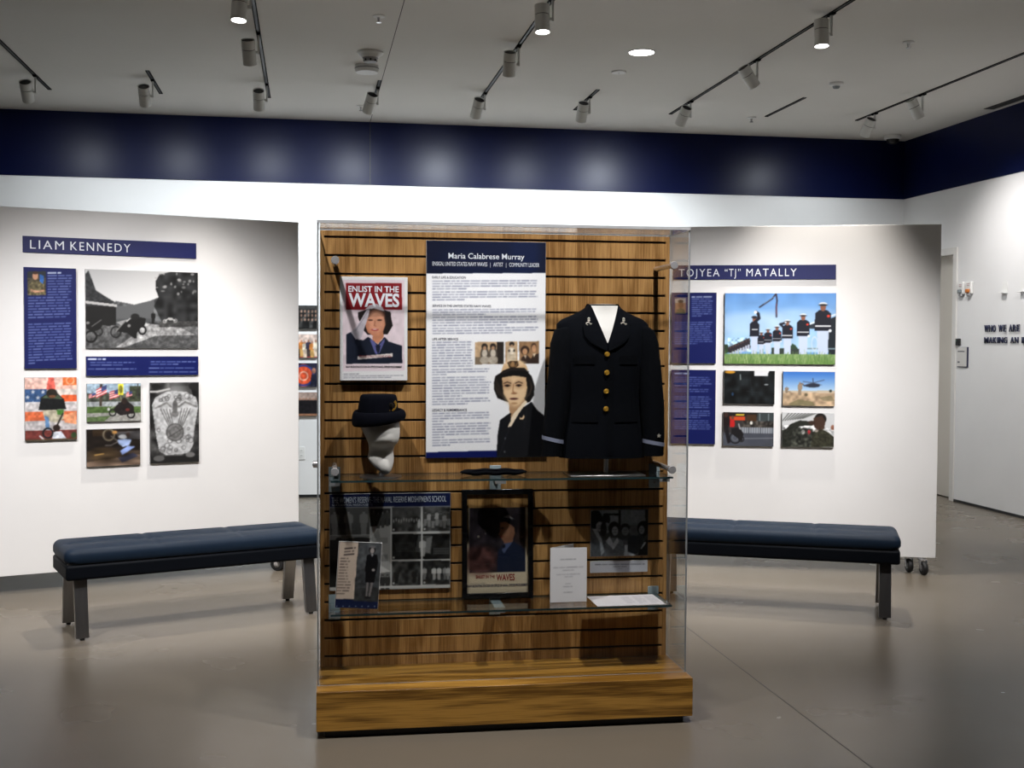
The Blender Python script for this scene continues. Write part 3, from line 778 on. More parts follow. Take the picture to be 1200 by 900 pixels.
# front edge, pocket flaps
vs, fs = patch(lambda z: 0.0, lambda z: 0.026, 1.085, 1.515, 0.0022, 20, 2)
MB().add([(x, y, z-1.071) for x, y, z in vs], fs).build('front_placket', m_cloth2, jk, smooth=True)
for sg in (-1, 1):
    vs, fs = patch(lambda z: 0.052 if sg > 0 else -0.135, lambda z: 0.135 if sg > 0 else -0.052, 1.462, 1.498, 0.004, 3, 8)
    MB().add([(x, y, z-1.071) for x, y, z in vs], fs).build('pocket_flap', m_cloth2, jk, smooth=True)
    vs, fs = patch(lambda z: 0.035 if sg > 0 else -0.14, lambda z: 0.14 if sg > 0 else -0.035, 1.222, 1.258, 0.004, 3, 8)
    MB().add([(x, y, z-1.071) for x, y, z in vs], fs).build('pocket_flap', m_cloth2, jk, smooth=True)
for z in (1.503, 1.427, 1.350, 1.277):
    b = MB().lathe([(0.0, 0), (0.0105, 0), (0.0115, 0.002), (0.0100, 0.005), (0.005, 0.0068), (0.0, 0.0072)], n=20).build('button', m_gold, jk, smooth=True)
    b.matrix_local = Matrix.Translation((-0.003, front(0.003, z)-0.003, z-1.071)) @ Matrix.Rotation(PI/2, 4, 'X')
    MB().lathe([(0.0062, 0.0065), (0.0072, 0.0075), (0.0082, 0.0062)], n=16).build('button_rim', m_gold, b, smooth=True)
for sg in (-1, 1):           # anchor pins on the collar
    cx, cz = sg*0.0735-0.002, 1.634
    y = front(abs(cx), cz)-0.0125
    q = MB(); q.cyl((cx, y, cz-0.012), (cx, y, cz+0.012), 0.002, n=8)
    q.tube([(cx+0.012*cos(a), y-0.001, cz-0.002+0.010*sin(a)) for a in np.linspace(PI*1.05, PI*1.95, 9)], 0.0024, n=6)
    q.cyl((cx-0.006, y, cz+0.008), (cx+0.006, y, cz+0.008), 0.0017, n=8)
    q.tube([(cx+0.004*cos(a), y, cz+0.015+0.004*sin(a)) for a in np.linspace(0, 2*PI, 9)], 0.0014, n=6)
    q.tube([(cx-0.012, y-0.002, cz-0.004), (cx-0.002, y-0.004, cz+0.001), (cx+0.008, y-0.003, cz-0.009)], 0.003, n=6)
    q.v = [(x, y_, z-1.071) for x, y_, z in q.v]
    q.build('collar_pin', m_silver, jk, smooth=True)

# ---- hat on an abstract white head form
def hu(x): return 0.160+((400+x/7.5)-419)*0.00346
def hz_(y): return 1.225-((450+y/7.5)-494)*0.003492
HU, HW = 0.247, 0.150
head = case_thing('head_form', 'abstract white head form with a tapering neck on a round base', 'mannequin', HU, HW, ZU)
rows = [(300, 160, 508, 0.070, 0.0), (335, 148, 514, 0.074, 0.0), (380, 168, 517, 0.073, -0.006), (430, 196, 516, 0.070, -0.012), (470, 215, 512, 0.066, -0.016), (500, 229, 504, 0.060, -0.018),
        (522, 237, 492, 0.054, -0.014), (540, 241, 476, 0.047, -0.006), (565, 244, 466, 0.042, 0.006), (600, 243, 461, 0.041, 0.010), (650, 233, 466, 0.046, 0.008), (690, 254, 464, 0.046, 0.004),
        (730, 290, 453, 0.040, -0.004), (765, 334, 440, 0.030, -0.010), (788, 362, 420, 0.018, -0.014), (797, 378, 402, 0.006, -0.016)]
rings = []; n = 40
for y, xl, xr, dep, off in rows:
    cx, a = (hu(xl)+hu(xr))/2-HU, (hu(xr)-hu(xl))/2; R = []
    for i in range(n):
        th = 2*PI*i/n; c, s_ = cos(th), sin(th)
        # a pointed front ridge (cheek to chin) turned toward the right
        rid = 1+0.16*math.exp(-((th-(2*PI-1.0)+PI) % (2*PI)-PI)**2/0.18)
        R.append((cx+a*c, off+dep*s_*rid, hz_(y)-ZU))
    rings.append(R)
MB().loft(rings[::-1]).build('head', m_form, head, smooth=True, angle=70)
MB().cyl((0.012, -0.008, 0.003), (0.012, -0.008, 0.02), 0.012, n=14).build('post', m_steel, head, smooth=True)
MB().lathe([(0.0, 0.0005), (0.086, 0.0005), (0.086, 0.004), (0.080, 0.0055), (0.0, 0.0055)], c=(0.008, 0.0, 0), n=40).build('base_plate', m_steel, head, smooth=True)
hat = case_thing('navy_hat', 'dark navy brimmed uniform hat with gold badge on the white head form', 'hat', HU, HW, hz_(335))
rows = [(92, 215, 440, 0.052), (94, 186, 468, 0.070), (102, 172, 484, 0.078), (125, 164, 492, 0.083), (165, 156, 496, 0.086), (220, 147, 503, 0.088), (280, 143, 511, 0.089), (333, 146, 515, 0.088)]
rings = []
n = 48
for y, xl, xr, dep in rows:
    cx, a = (hu(xl)+hu(xr))/2-HU, (hu(xr)-hu(xl))/2
    rings.append([(cx+a*cos(2*PI*i/n), dep*sin(2*PI*i/n), hz_(y)-hz_(335)) for i in range(n)])
MB().loft(rings[::-1], cap0=True).build('crown', m_felt, hat, smooth=True, angle=60)
rings = []; nr = 18                       # turned-up brim: a thick rolled cuff, low at the back left, higher at the front right
for i in range(n):
    th = 2*PI*i/n; c, s_ = cos(th), sin(th)
    cx, a = (hu(143)+hu(511))/2-HU, (hu(511)-hu(143))/2
    zc_ = (hz_(306)+hz_(270))/2-hz_(335) + (hz_(270)-hz_(306))/2*c + 0.006*s_
    rw_ = 0.0135+0.0025*c; rh = 0.026-0.005*c
    R = []
    for k in range(nr):
        ph = 2*PI*k/nr; e, f_ = rw_*cos(ph), rh*sin(ph)
        e += 0.0045*(1-sin(ph))*0.5
        R.append((cx+(a+0.010+e)*c, (0.089+0.008+e)*s_, zc_+f_))
    rings.append(R)
rings.append(rings[0])
MB().loft(rings, False, False).build('brim', m_felt, hat, smooth=True, angle=80)
MB().loft([[((hu(144)+hu(511))/2-HU+((hu(511)-hu(144))/2+0.002)*cos(2*PI*i/n), 0.0905*sin(2*PI*i/n), hz_(y)-hz_(335)) for i in range(n)] for y in (296, 240)], False, False).build('hat_band', m_felt, hat, smooth=True)
bu, bz = hu(432)-HU, hz_(182)-hz_(335)
by = -0.088*math.sqrt(max(0, 1-((bu-((hu(150)+hu(500))/2-HU))/((hu(500)-hu(150))/2))**2))-0.004
bd = hat
q = MB()
for sg in (-1, 1):
    for k in range(7):
        a = -PI/2+sg*(0.35+k*0.33); x, z = bu+0.019*cos(a)*1.0, bz+0.020*sin(a)
        q.cyl((x, by+abs(x-bu)*0.3, z-0.003), (x+sg*0.004, by-0.003+abs(x-bu)*0.3, z+0.006), 0.0035, 0.0012, n=8)
q.build('badge_wreath', m_gold, hat, smooth=True)
MB().lathe([(0.0, 0), (0.010, 0), (0.008, 0.003), (0.0, 0.004)], n=16).build('badge_shield', mat('badge_dark', (50, 46, 40), 0.35, 0.8), hat, smooth=True).matrix_local = Matrix.Translation((bu, by, bz)) @ Matrix.Rotation(PI/2, 4, 'X')

# ---- folded dark cloth item on the upper shelf
t = case_thing('folded_cloth', 'flat folded black cloth cap lying on the upper glass shelf', 'cap', 0.722, 0.150, ZU, 0.0)
rings = []
for k in range(17):
    x = -0.140+0.280*k/16; e = math.sqrt(max(0.02, 1-abs(k/8-1)**4))
    rings.append([(x, 0.040*e*cos(2*PI*i/16), 0.0145+0.0140*e*sin(2*PI*i/16)+0.002*sin(k*1.3)*e) for i in range(16)])
MB().loft(rings).build('cloth_body', m_cloth2, t, smooth=True)
MB().tube([(-0.134+0.268*k/16, -0.030*math.sqrt(max(0.05, 1-abs(k/8-1)**4)), 0.026*math.sqrt(max(0.1, 1-abs(k/8-1)**4))) for k in range(17)], 0.0025, n=6).build('fold_seam', m_felt, t, smooth=True)

# ------------------------------------------------------------------ printed boards
class Sheet(Art):
    """artwork whose corners are known in layout units; zoom() switches to a magnified drawing grid"""
    def __init__(s, W, H, bg, tl, tr, bl):
        s.q = (tl, tr, bl); Art.__init__(s, W, H, bg, tl, tr, bl)
    def zoom(s, k, ox, oy):
        s.set(*[((p[0]-ox)*k, (p[1]-oy)*k) for p in s.q]); return s
def grey(v, t=0): return (v+t, v, v-t)
NAVY = (8, 20, 84)

# ---- case: recruiting poster in a white block holder
A = Sheet(150, 226, (226, 226, 228), (398.5, 324), (478, 325), (398, 446.5)).zoom(6.922, 395, 320)
A.rect(46, 56, 548, 800, (222, 206, 214)).rect(70, 82, 528, 300, (132, 26, 34))
A.poly([(170, 320), (230, 300), (300, 262), (380, 300), (435, 318), (440, 370), (452, 430), (410, 500), (250, 505), (205, 460), (170, 360)], (28, 22, 22))      # hair and hat brim
A.poly([(225, 300), (262, 262), (320, 250), (368, 275), (385, 312), (300, 290)], (196, 188, 196))                                   # white cap top
A.poly([(235, 312), (300, 292), (390, 318), (392, 360), (236, 368)], (70, 44, 34))
A.poly([(230, 372), (270, 356), (380, 356), (392, 420), (372, 480), (330, 516), (290, 514), (250, 486), (232, 440)], (186, 120, 92))
A.ell(318, 400, 52, 70, (214, 156, 126), 0.8, soft=0.6)
A.ell(270, 384, 20, 6, (60, 36, 30)).ell(345, 384, 20, 6, (60, 36, 30)).ell(306, 462, 30, 9, (150, 40, 44)).ell(306, 459, 20, 4, (240, 226, 220)).line([(308, 390), (302, 430), (316, 434)], 5, (150, 90, 66))
A.poly([(290, 505), (372, 480), (380, 520), (330, 580), (285, 545)], (196, 132, 100))
A.poly([(250, 520), (285, 545), (330, 585), (385, 522), (420, 560), (528, 596), (530, 740), (72, 740), (72, 500), (130, 470), (160, 540), (215, 548)], (22, 28, 44))
A.poly([(262, 540), (290, 548), (330, 600), (384, 536), (386, 560), (340, 660), (310, 660)], (92, 94, 150)).poly([(312, 590), (352, 590), (345, 640), (330, 660), (316, 630)], (26, 28, 46))
A.poly([(110, 480), (150, 450), (240, 300), (264, 300), (254, 350), (215, 470), (190, 540), (150, 540)], (186, 180, 190)).line([(150, 470), (250, 310)], 6, (140, 134, 146))
A.poly([(165, 680), (450, 656), (450, 684), (166, 706)], (226, 216, 214))
A.noise(26, 0.06, (46, 300, 548, 760)).rect(46, 742, 548, 800, (222, 206, 214))
A.text(50, 300, 815, 832, 1, (70, 70, 90), 0.7, 0).text(50, 540, 832, 862, 2, (90, 90, 110), 0.7, 0.05, last=0.8).blur(1)
t, mp = board('recruiting_poster', 'recruiting poster with saluting woman in white block holder', 'poster', CF, 0.090, 0.369, 1.388, 1.818, WS, 0.030, A, m_white)
caption(t, mp, 'ENLIST IN THE', m_ink_w, (92, 108, 502, 154), y=-0.0316, bold=0.02)
caption(t, mp, 'WAVES', m_ink_w, (94, 170, 506, 272), y=-0.0316, bold=0.03)
w_ = caption(t, mp, 'RELEASE A MAN TO FIGHT AT SEA', m_ink_r, (178, 672, 440, 690), y=-0.0316)
caption(t, mp, 'NAVY RECRUITING STATION OR OFFICE OF NAVAL OFFICER PROCUREMENT', m_ink_k, (70, 758, 526, 774), y=-0.0316, bold=0.02)

# ---- case: biography panel with portrait
A = Sheet(224, 408, (226, 228, 232), (500, 281.5), (640, 284), (498.5, 536)).zoom(6.667, 480, 280)
A.rect(100, 0, 1100, 268, (8, 16, 42)).ell(900, 60, 80, 190, (14, 36, 84), 0.5, soft=0.8).ell(640, 160, 260, 120, (10, 24, 60), 0.5, soft=0.8).rect(100, 268, 1100, 2000, (240, 241, 245))
INK = (64, 72, 110)
A.text(178, 1005, 318, 398, 4, INK, 0.62, 0.04, last=0.32).text(178, 1005, 403, 483, 4, INK, 0.62, 0.04, last=0.3)
A.text(178, 1005, 542, 598, 3, INK, 0.62, 0.04, last=0.5).text(178, 1005, 600, 684, 4, INK, 0.62, 0.04, last=0.7).text(178, 1005, 686, 745, 3, INK, 0.62, 0.03, last=0.75)
A.zoom(6.43, 480, 400)
A.text(168, 478, -6, 195, 10, INK, 0.62, 0.06, last=0.98).text(168, 600, 200, 256, 3, INK, 0.62, 0.06, last=0.25)
A.text(168, 612, 260, 420, 8, INK, 0.62, 0.1, last=0.5).text(168, 612, 422, 480, 3, INK, 0.62, 0.06, last=0.6)
A.text(168, 612, 530, 608, 4, INK, 0.62, 0.05, last=0.2).text(168, 612, 610, 730, 6, INK, 0.62, 0.06, last=0.2).text(168, 612, 732, 790, 3, INK, 0.62, 0.06, last=0.3)
A.rect(100, 830, 1100, 900, NAVY)
for x0, x1 in ((490, 706), (720, 812), (825, 975)): A.rect(x0, 5, x1, 174, (190, 160, 126))
A.rect(655, 5, 706, 174, (44, 38, 34)).rect(490, 120, 660, 174, (120, 104, 86))
for cx in (562, 626): A.ell(cx, 100, 32, 62, (86, 78, 70)).ell(cx, 92, 20, 30, (200, 190, 176)).ell(cx, 40, 24, 24, (46, 38, 34)).ell(cx, 52, 13, 15, (170, 134, 104)).ell(cx, 142, 36, 30, (176, 166, 152))
A.ell(766, 120, 34, 80, (206, 190, 166)).ell(766, 76, 22, 26, (226, 214, 196)).ell(768, 24, 20, 18, (40, 34, 32)).ell(768, 38, 10, 12, (176, 140, 110)).ell(748, 74, 7, 10, (50, 44, 40)).ell(786, 74, 7, 10, (50, 44, 40))
A.rect(825, 5, 975, 174, (150, 116, 84)).poly([(830, 174), (845, 124), (885, 108), (915, 140), (930, 110), (975, 96), (975, 174)], (52, 38, 32))
A.ell(868, 72, 33, 34, (58, 42, 34)).ell(868, 82, 19, 24, (196, 150, 112)).ell(936, 52, 22, 34, (70, 50, 40)).ell(937, 60, 18, 28, (190, 144, 108)).poly([(860, 112), (880, 110), (874, 140)], (210, 190, 166)).poly([(928, 100), (950, 96), (938, 130)], (214, 196, 172))
A.noise(14, 0.10, (490, 5, 975, 174))
A.zoom(6.212, 560, 395)
# portrait in cap and uniform
A.poly([(133, 870), (140, 720), (158, 610), (230, 560), (300, 540), (390, 480), (430, 540), (490, 590), (528, 640), (540, 890), (134, 890)], (17, 18, 22))
A.poly([(125, 285), (165, 262), (350, 250), (390, 290), (412, 360), (410, 430), (380, 480), (330, 500), (210, 478), (140, 450), (116, 390), (112, 340)], (20, 17, 16))
A.poly([(222, 470), (330, 440), (350, 480), (250, 580), (232, 600)], (176, 138, 102))
A.poly([(172, 300), (250, 285), (350, 300), (358, 380), (345, 440), (300, 500), (262, 512), (222, 480), (186, 420)], (206, 170, 130))
A.ell(268, 400, 62, 84, (232, 202, 162), 0.75, soft=0.6)
A.poly([(165, 262), (185, 200), (250, 172), (310, 178), (350, 210), (366, 252), (330, 232), (240, 226)], (214, 178, 136)).ell(268, 196, 60, 18, (236, 206, 168), 0.7, soft=0.6)
A.poly([(160, 275), (176, 250), (240, 226), (340, 232), (372, 262), (330, 282), (220, 290)], (16, 14, 14)).line([(172, 268), (240, 240), (340, 244), (368, 262)], 4, (74, 64, 58))
for k in range(7): A.line([(126+k*5, 300+k*10), (118+k*8, 360+k*8), (140+k*8, 420+k*5)], 4, (70, 58, 50), 0.6).line([(372+k*4, 310+k*10), (396-k*3, 370+k*6), (380-k*5, 430+k*4)], 4, (66, 54, 46), 0.6)
A.ell(214, 350, 30, 30, (150, 108, 78), 0.35, soft=0.7).ell(300, 350, 30, 26, (150, 108, 78), 0.3, soft=0.7)
A.poly([(212, 190), (236, 176), (290, 178), (296, 210), (270, 232), (226, 226)], (66, 50, 36)).ell(252, 202, 14, 20, (160, 124, 84)).line([(222, 186), (240, 216), (276, 216), (288, 190)], 6, (150, 112, 72))
for cx in (212, 296): A.ell(cx, 358, 23, 9, (70, 46, 34)).ell(cx, 360, 9, 8, (22, 16, 14)).line([(cx-26, 342), (cx, 332), (cx+26, 342)], 7, (56, 36, 26))
A.line([(258, 350), (252, 400), (268, 416)], 8, (166, 122, 86)).ell(262, 416, 22, 7, (150, 104, 72)).ell(260, 456, 31, 7, (70, 26, 28)).ell(262, 490, 24, 8, (180, 140, 102))
A.poly([(236, 600), (262, 560), (345, 468), (360, 480), (300, 560), (240, 660), (216, 666)], (234, 216, 190)).poly([(222, 570), (240, 560), (236, 620), (216, 650)], (24, 22, 26))
A.poly([(300, 590), (318, 600), (334, 572), (338, 596), (326, 612), (304, 608)], (216, 186, 150))
A.line([(230, 660), (150, 880)], 4, (40, 42, 48)).line([(360, 520), (330, 700)], 4, (34, 36, 42)).ell(196, 746, 6, 8, (90, 92, 100)).ell(192, 845, 6, 8, (90, 92, 100))
A.blur(1)
t, mp0 = board('biography_panel', 'tall white biography panel with navy header and portrait of woman in uniform', 'panel', CF, 0.448, 0.956, 1.061, 1.975, WS, 0.012, A)
A.zoom(6.667, 480, 280)
yb_ = -0.0136
caption(t, mp0, 'Maria Calabrese Murray', m_ink_w, (303, 114, 895, 172), y=yb_, bold=0.006)
caption(t, mp0, 'ENSIGN, UNITED STATES NAVY WAVES   |   ARTIST   |   COMMUNITY LEADER', m_ink_w, (180, 184, 1013, 214), y=yb_)
caption(t, mp0, 'EARLY LIFE & EDUCATION', m_ink_n, (177, 290, 437, 308), y=yb_, bold=0.004)
caption(t, mp0, 'SERVICE IN THE UNITED STATES NAVY WAVES', m_ink_n, (177, 513, 633, 531), y=yb_, bold=0.004)
caption(t, mp0, 'LIFE AFTER SERVICE', m_ink_n, (177, 770, 377, 788), y=yb_, bold=0.004)
A.zoom(6.43, 480, 400)
caption(t, mp0, 'LEGACY & REMEMBRANCE', m_ink_n, (168, 505, 428, 524), y=yb_, bold=0.004)

# ---- case: school photograph board
A = Sheet(228, 180, grey(168), (386, 579), (528.5, 578), (386, 694)).zoom(5.626, 370, 560)
A.rect(80, 100, 900, 192, (12, 22, 62))
A.grad(195, grey(78), 380, grey(58), 88, 352).rect(88, 382, 352, 412, grey(104)).rect(88, 412, 352, 735, grey(34)).ell(150, 408, 18, 12, grey(30)).ell(285, 408, 70, 12, grey(26))
for cx in (125, 215, 315): A.person(cx, 215, 165, grey(112), grey(106), grey(120), grey(70), 0.34)
A.rect(358, 205, 490, 325, grey(40)).poly([(360, 325), (494, 315), (494, 640), (415, 620), (360, 400)], grey(150)).poly([(360, 410), (410, 340), (430, 420), (390, 440)], grey(120))
for cx, tp in ((380, 215), (410, 230), (440, 225), (470, 215)): A.person(cx, tp, 110, grey(64), grey(60), grey(110), None, 0.3)
A.rect(420, 400, 474, 440, grey(120), 0.8).rect(418, 515, 474, 560, grey(110), 0.8).poly([(415, 580), (494, 630), (415, 640)], grey(190))
A.poly([(418, 640), (494, 630), (494, 730), (418, 735)], grey(110))
for cx in (440, 472): A.person(cx, 650, 110, grey(48), grey(44), grey(130), grey(30), 0.34)
for k, (x0, y0, x1, y1) in enumerate([(500, 198, 692, 362), (706, 195, 888, 360), (500, 378, 888, 550), (500, 562, 692, 724), (706, 560, 888, 722)]):
    A.rect(x0, y0, x1, y1, grey((66, 70, 26, 56, 40)[k]))
    A.noise(22, 0.5, (x0, y0, x1, y1))
    A.ell(x0+12, y1-14, 7, 7, grey(190))
A.rect(500, 198, 692, 262, grey(84), 0.6)
for k in range(11): A.ell(512+k*17, 285+random.uniform(-6, 6), 5, 12, grey(150))
A.ell(680, 310, 10, 30, grey(165))
for k in range(7): A.person(722+k*26, 225+(k % 3)*8, 100, grey(150 if k % 2 else 60), grey(120), grey(110), grey(40), 0.3)
for k in range(60): A.ell(520+(k % 10)*14+(k//10)*3, 440+(k//10)*11, 4, 2.5, grey(96))
for k in range(36): A.ell(780+(k % 12)*9, 480+(k//12)*16, 3, 6, grey(90))
A.poly([(675, 388), (772, 392), (760, 515), (655, 500)], grey(70)).person(706, 410, 120, grey(160), grey(140), grey(110), grey(20), 0.4).poly([(730, 410), (770, 396), (752, 512), (722, 500)], grey(110))
for cx in (530, 650): A.person(cx, 620, 90, grey(30), grey(28), grey(60), None, 0.4)
for cx, g in ((718, 150), (782, 190), (815, 190), (855, 140), (876, 170)): A.person(cx, 600, 90, grey(g), grey(g-40), grey(110), grey(40), 0.34)
A.rect(80, 730, 420, 752, grey(190)).rect(694, 192, 705, 740, grey(190)).rect(496, 364, 890, 374, grey(190)).rect(496, 552, 890, 560, grey(190)).rect(420, 726, 890, 740, grey(195)).rect(490, 192, 498, 740, grey(185)).blur(1)
t, mp = board('photo_board', 'navy titled board of black and white group photographs on lower slatwall', 'board', CF, 0.047, 0.554, 0.508, 0.914, WS, 0.010, A)
caption(t, mp, "THE WOMEN'S RESERVE–THE NAVAL RESERVE MIDSHIPMEN'S SCHOOL", mat('ink_pale', (178, 186, 200), 0.5), (106, 126, 862, 164), y=-0.0116, bold=0.004)
caption(t, mp, 'NORTHAMPTON, MASSACHUSETTS', mat('ink_pale', (178, 186, 200), 0.5), (108, 172, 372, 186), y=-0.0116)

# ---- case: leaflet leaning in front of it
A = Sheet(86, 128, grey(60), (389.5, 637), (441, 634), (394.5, 715)).zoom(6.0, 380, 570)
A.poly([(60, 405), (198, 398), (214, 798), (88, 806)], (206, 188, 172)).poly([(204, 396), (368, 386), (390, 802), (216, 812)], grey(70, -3))
A.poly([(84, 806), (392, 798), (394, 850), (86, 872)], (16, 28, 64))
A.poly([(204, 396), (368, 386), (374, 520), (208, 600)], grey(112, -4), 0.5).poly([(212, 720), (386, 700), (390, 802), (216, 812)], grey(52), 0.8)
A.noise(20, 0.22, (200, 380, 395, 812))
A.poly([(270, 480), (300, 468), (340, 470), (356, 520), (350, 600), (346, 668), (280, 672), (276, 600), (266, 590)], (14, 14, 18))
A.ell(302, 440, 24, 26, (22, 20, 22)).ell(303, 446, 15, 20, (176, 168, 166)).ell(302, 418, 22, 10, (120, 118, 120)).poly([(296, 468), (316, 466), (308, 492)], (180, 178, 182)).ell(328, 580, 12, 10, (170, 164, 162))
A.poly([(290, 670), (306, 670), (308, 770), (298, 770)], (128, 122, 122)).poly([(320, 670), (338, 668), (330, 770), (318, 772)], (128, 122, 122)).ell(304, 776, 14, 6, (16, 16, 18)).ell(322, 776, 12, 6, (16, 16, 18))
A.text(104, 186, 440, 505, 3, (50, 42, 44), 0.95, 0.3, 0.5, 0.9, slope=-0.18).text(84, 186, 510, 780, 13, (70, 60, 58), 0.8, 0.5, 0.4, 0.6, slope=-0.08)
for k in range(7): A.ell(100+k*45, 858-k*4, 4, 4, (190, 196, 210))
A.blur(1)
t, mp = board('leaflet', 'leaflet with cream text column and full length photo of woman in dark suit', 'leaflet', CF, 0.068, 0.243, 0.4635, 0.736, 0.118, 0.003, A, m_paper, tilt=math.radians(3.6))

# ---- case: framed poster
t = case_thing('framed_poster', 'black framed poster of woman in uniform cap with red lettering', 'poster', 0.7545, WS-0.012, ZL+0.0005)
t.rotation_euler = (math.radians(-3.0), 0, CF.a)
fw, fh, ft = 0.306/2, 0.462, 0.022
FB = 0.022
for x0, x1, z0, z1 in ((-fw, -fw+FB, 0, fh), (fw-FB, fw, 0, fh), (-fw+FB, fw-FB, 0, FB), (-fw+FB, fw-FB, fh-FB, fh)):
    MB().box(x0, x1, -ft, 0, z0, z1).build('frame_rail', mat('frame_black', (12, 12, 14), 0.25), t, bevel=0.002)
A = Sheet(120, 190, (214, 196, 170), (48, 98), (480, 98), (48, 798))
A.rect(70, 180, 460, 652, (38, 32, 38)).ell(140, 560, 90, 80, (84, 48, 44), 0.7, soft=0.7).ell(130, 400, 60, 50, (56, 48, 56), 0.8, soft=0.8).ell(134, 398, 9, 9, (196, 190, 176)).ell(182, 378, 6, 6, (140, 136, 130)).ell(434, 408, 9, 9, (196, 176, 130)).ell(420, 380, 34, 60, (58, 44, 44), 0.8, soft=0.6)
A.noise(30, 0.35, (70, 180, 460, 652))
A.poly([(262, 652), (268, 500), (300, 460), (380, 440), (456, 490), (460, 652)], (24, 32, 54)).poly([(306, 452), (372, 400), (376, 430), (310, 520), (296, 500)], (72, 82, 116)).poly([(300, 455), (318, 455), (316, 480), (302, 486)], (14, 16, 28))
A.ell(340, 345, 62, 70, (20, 18, 22)).poly([(280, 300), (340, 296), (382, 340), (386, 380), (374, 420), (310, 440), (284, 402), (272, 382), (282, 366)], (150, 104, 80)).ell(318, 350, 28, 40, (178, 128, 98), 0.7, soft=0.6).poly([(306, 430), (372, 400), (370, 440), (312, 450)], (140, 96, 74))
A.poly([(264, 300), (290, 262), (340, 248), (390, 276), (408, 322), (372, 330), (320, 292)], (22, 20, 26)).poly([(300, 264), (340, 250), (384, 280), (350, 276)], (150, 146, 146)).ell(298, 342, 12, 4, (50, 32, 28)).ell(292, 402, 12, 5, (120, 50, 46)).ell(374, 358, 10, 18, (160, 112, 86))
A.text(68, 425, 138, 168, 1, (44, 40, 60), 0.9, 0, 0.5, 1.0).text(66, 120, 118, 128, 1, (90, 80, 80), 0.6, 0, 0.5, 1.0).text(76, 180, 720, 732, 1, (90, 80, 80), 0.7, 0, 0.4, 1.0).blur(1)
hw = fw-FB+0.002
link('print', A.mesh('print', -hw, hw, FB-0.002, fh-FB+0.002, -0.008), t)
MB().box(-hw, hw, -0.007, -0.001, FB-0.002, fh-FB+0.002).build('backing_board', m_black, t)
MB().box(-hw, hw, -0.016, -0.013, FB-0.002, fh-FB+0.002).build('glazing', m_glass, t)
mp = lambda x, y: (-hw+2*hw*(x-48)/432, FB+(fh-2*FB)*(1-(y-98)/700))
caption(t, mp, 'ENLIST IN THE', m_ink_r, (114, 672, 246, 694), y=-0.009, bold=0.02)
caption(t, mp, 'WAVES', m_ink_r, (256, 668, 384, 712), y=-0.009, bold=0.02)
caption(t, mp, 'NAVY RECRUITING STATION OR OFFICE OF NAVAL OFFICER PROCUREMENT', m_ink_n, (54, 738, 478, 756), y=-0.009, bold=0.02)

# ---- case: folded card, group photo, caption strip, loose sheet
t = case_thing('folded_card', 'white folded programme card standing open on the lower shelf', 'card', 1.037, 0.125, ZL+0.0005)
A = Sheet(70, 104, (240, 240, 244), (475, 378), (653, 380), (475, 645))
A.text(524, 600, 430, 442, 1, (120, 120, 130), 0.7, 0, 0.4, 1).text(490, 636, 468, 482, 1, (140, 140, 150), 0.6, 0, 0.4, 1).text(535, 590, 484, 494, 1, (140, 140, 150), 0.6, 0, 0.4, 1).text(505, 620, 504, 514, 1, (140, 140, 150), 0.6, 0, 0.4, 1).text(545, 585, 516, 526, 1, (140, 140, 150), 0.6, 0, 0.4, 1)
A.text(548, 576, 550, 560, 1, (140, 140, 150), 0.6, 0, 0.4, 1).text(538, 584, 564, 574, 1, (140, 140, 150), 0.6, 0, 0.4, 1).text(540, 584, 592, 602, 1, (120, 120, 130), 0.7, 0, 0.4, 1).blur(1)
MB().box(-0.078, 0.078, -0.0008, 0, 0, 0.230).build('front_leaf', m_paper, t)
link('print', A.mesh('print', -0.077, 0.077, 0.001, 0.229, -0.0012), t)
lf = MB().box(0, 0.156, -0.0008, 0, 0, 0.230).build('back_leaf', m_paper, t); lf.location = (-0.078, 0.001, 0); lf.rotation_euler = (0, 0, math.radians(40))
A = Sheet(110, 88, grey(90, -4), (692.5, 598), (760, 597), (692, 653)).zoom(6.925, 680, 590)
A.rect(90, 50, 310, 190, grey(140, -6)).rect(310, 50, 330, 300, grey(26)).rect(328, 52, 530, 180, grey(120, -6)).rect(415, 52, 530, 160, grey(132, -6)).rect(530, 50, 560, 190, grey(40)).rect(190, 84, 310, 98, grey(24)).rect(90, 190, 560, 300, grey(60, -3))
A.ell(125, 130, 55, 75, grey(20)).ell(158, 190, 30, 42, grey(150, -4)).poly([(88, 220), (150, 240), (180, 330), (170, 436), (86, 436)], grey(92, -5)).poly([(95, 205), (130, 205), (175, 290), (195, 400), (170, 430), (160, 320)], grey(170, -6))
A.ell(210, 130, 32, 50, grey(24)).ell(216, 200, 26, 44, grey(140, -5)).ell(190, 210, 24, 60, grey(30)).ell(275, 205, 46, 56, grey(22)).ell(282, 225, 27, 38, grey(152, -5))
A.poly([(200, 330), (230, 284), (300, 280), (350, 310), (358, 432), (196, 436)], grey(112, -6)).poly([(205, 310), (240, 270), (268, 330), (300, 280), (316, 310), (268, 380)], grey(196, -6))
A.ell(365, 212, 42, 48, grey(34)).ell(366, 228, 30, 36, grey(118, -4)).ell(440, 225, 44, 44, grey(96, -4)).poly([(388, 290), (420, 262), (490, 270), (520, 320), (480, 400), (440, 420), (386, 390)], grey(52, -3))
A.ell(515, 205, 52, 60, grey(16)).ell(500, 218, 24, 36, grey(140, -5)).poly([(484, 380), (520, 310), (556, 290), (556, 430), (470, 424)], grey(20)).poly([(490, 370), (520, 318), (540, 320), (500, 376)], grey(190, -5)).poly([(360, 340), (386, 342), (386, 400), (450, 420), (450, 432), (356, 432)], grey(196, -6))
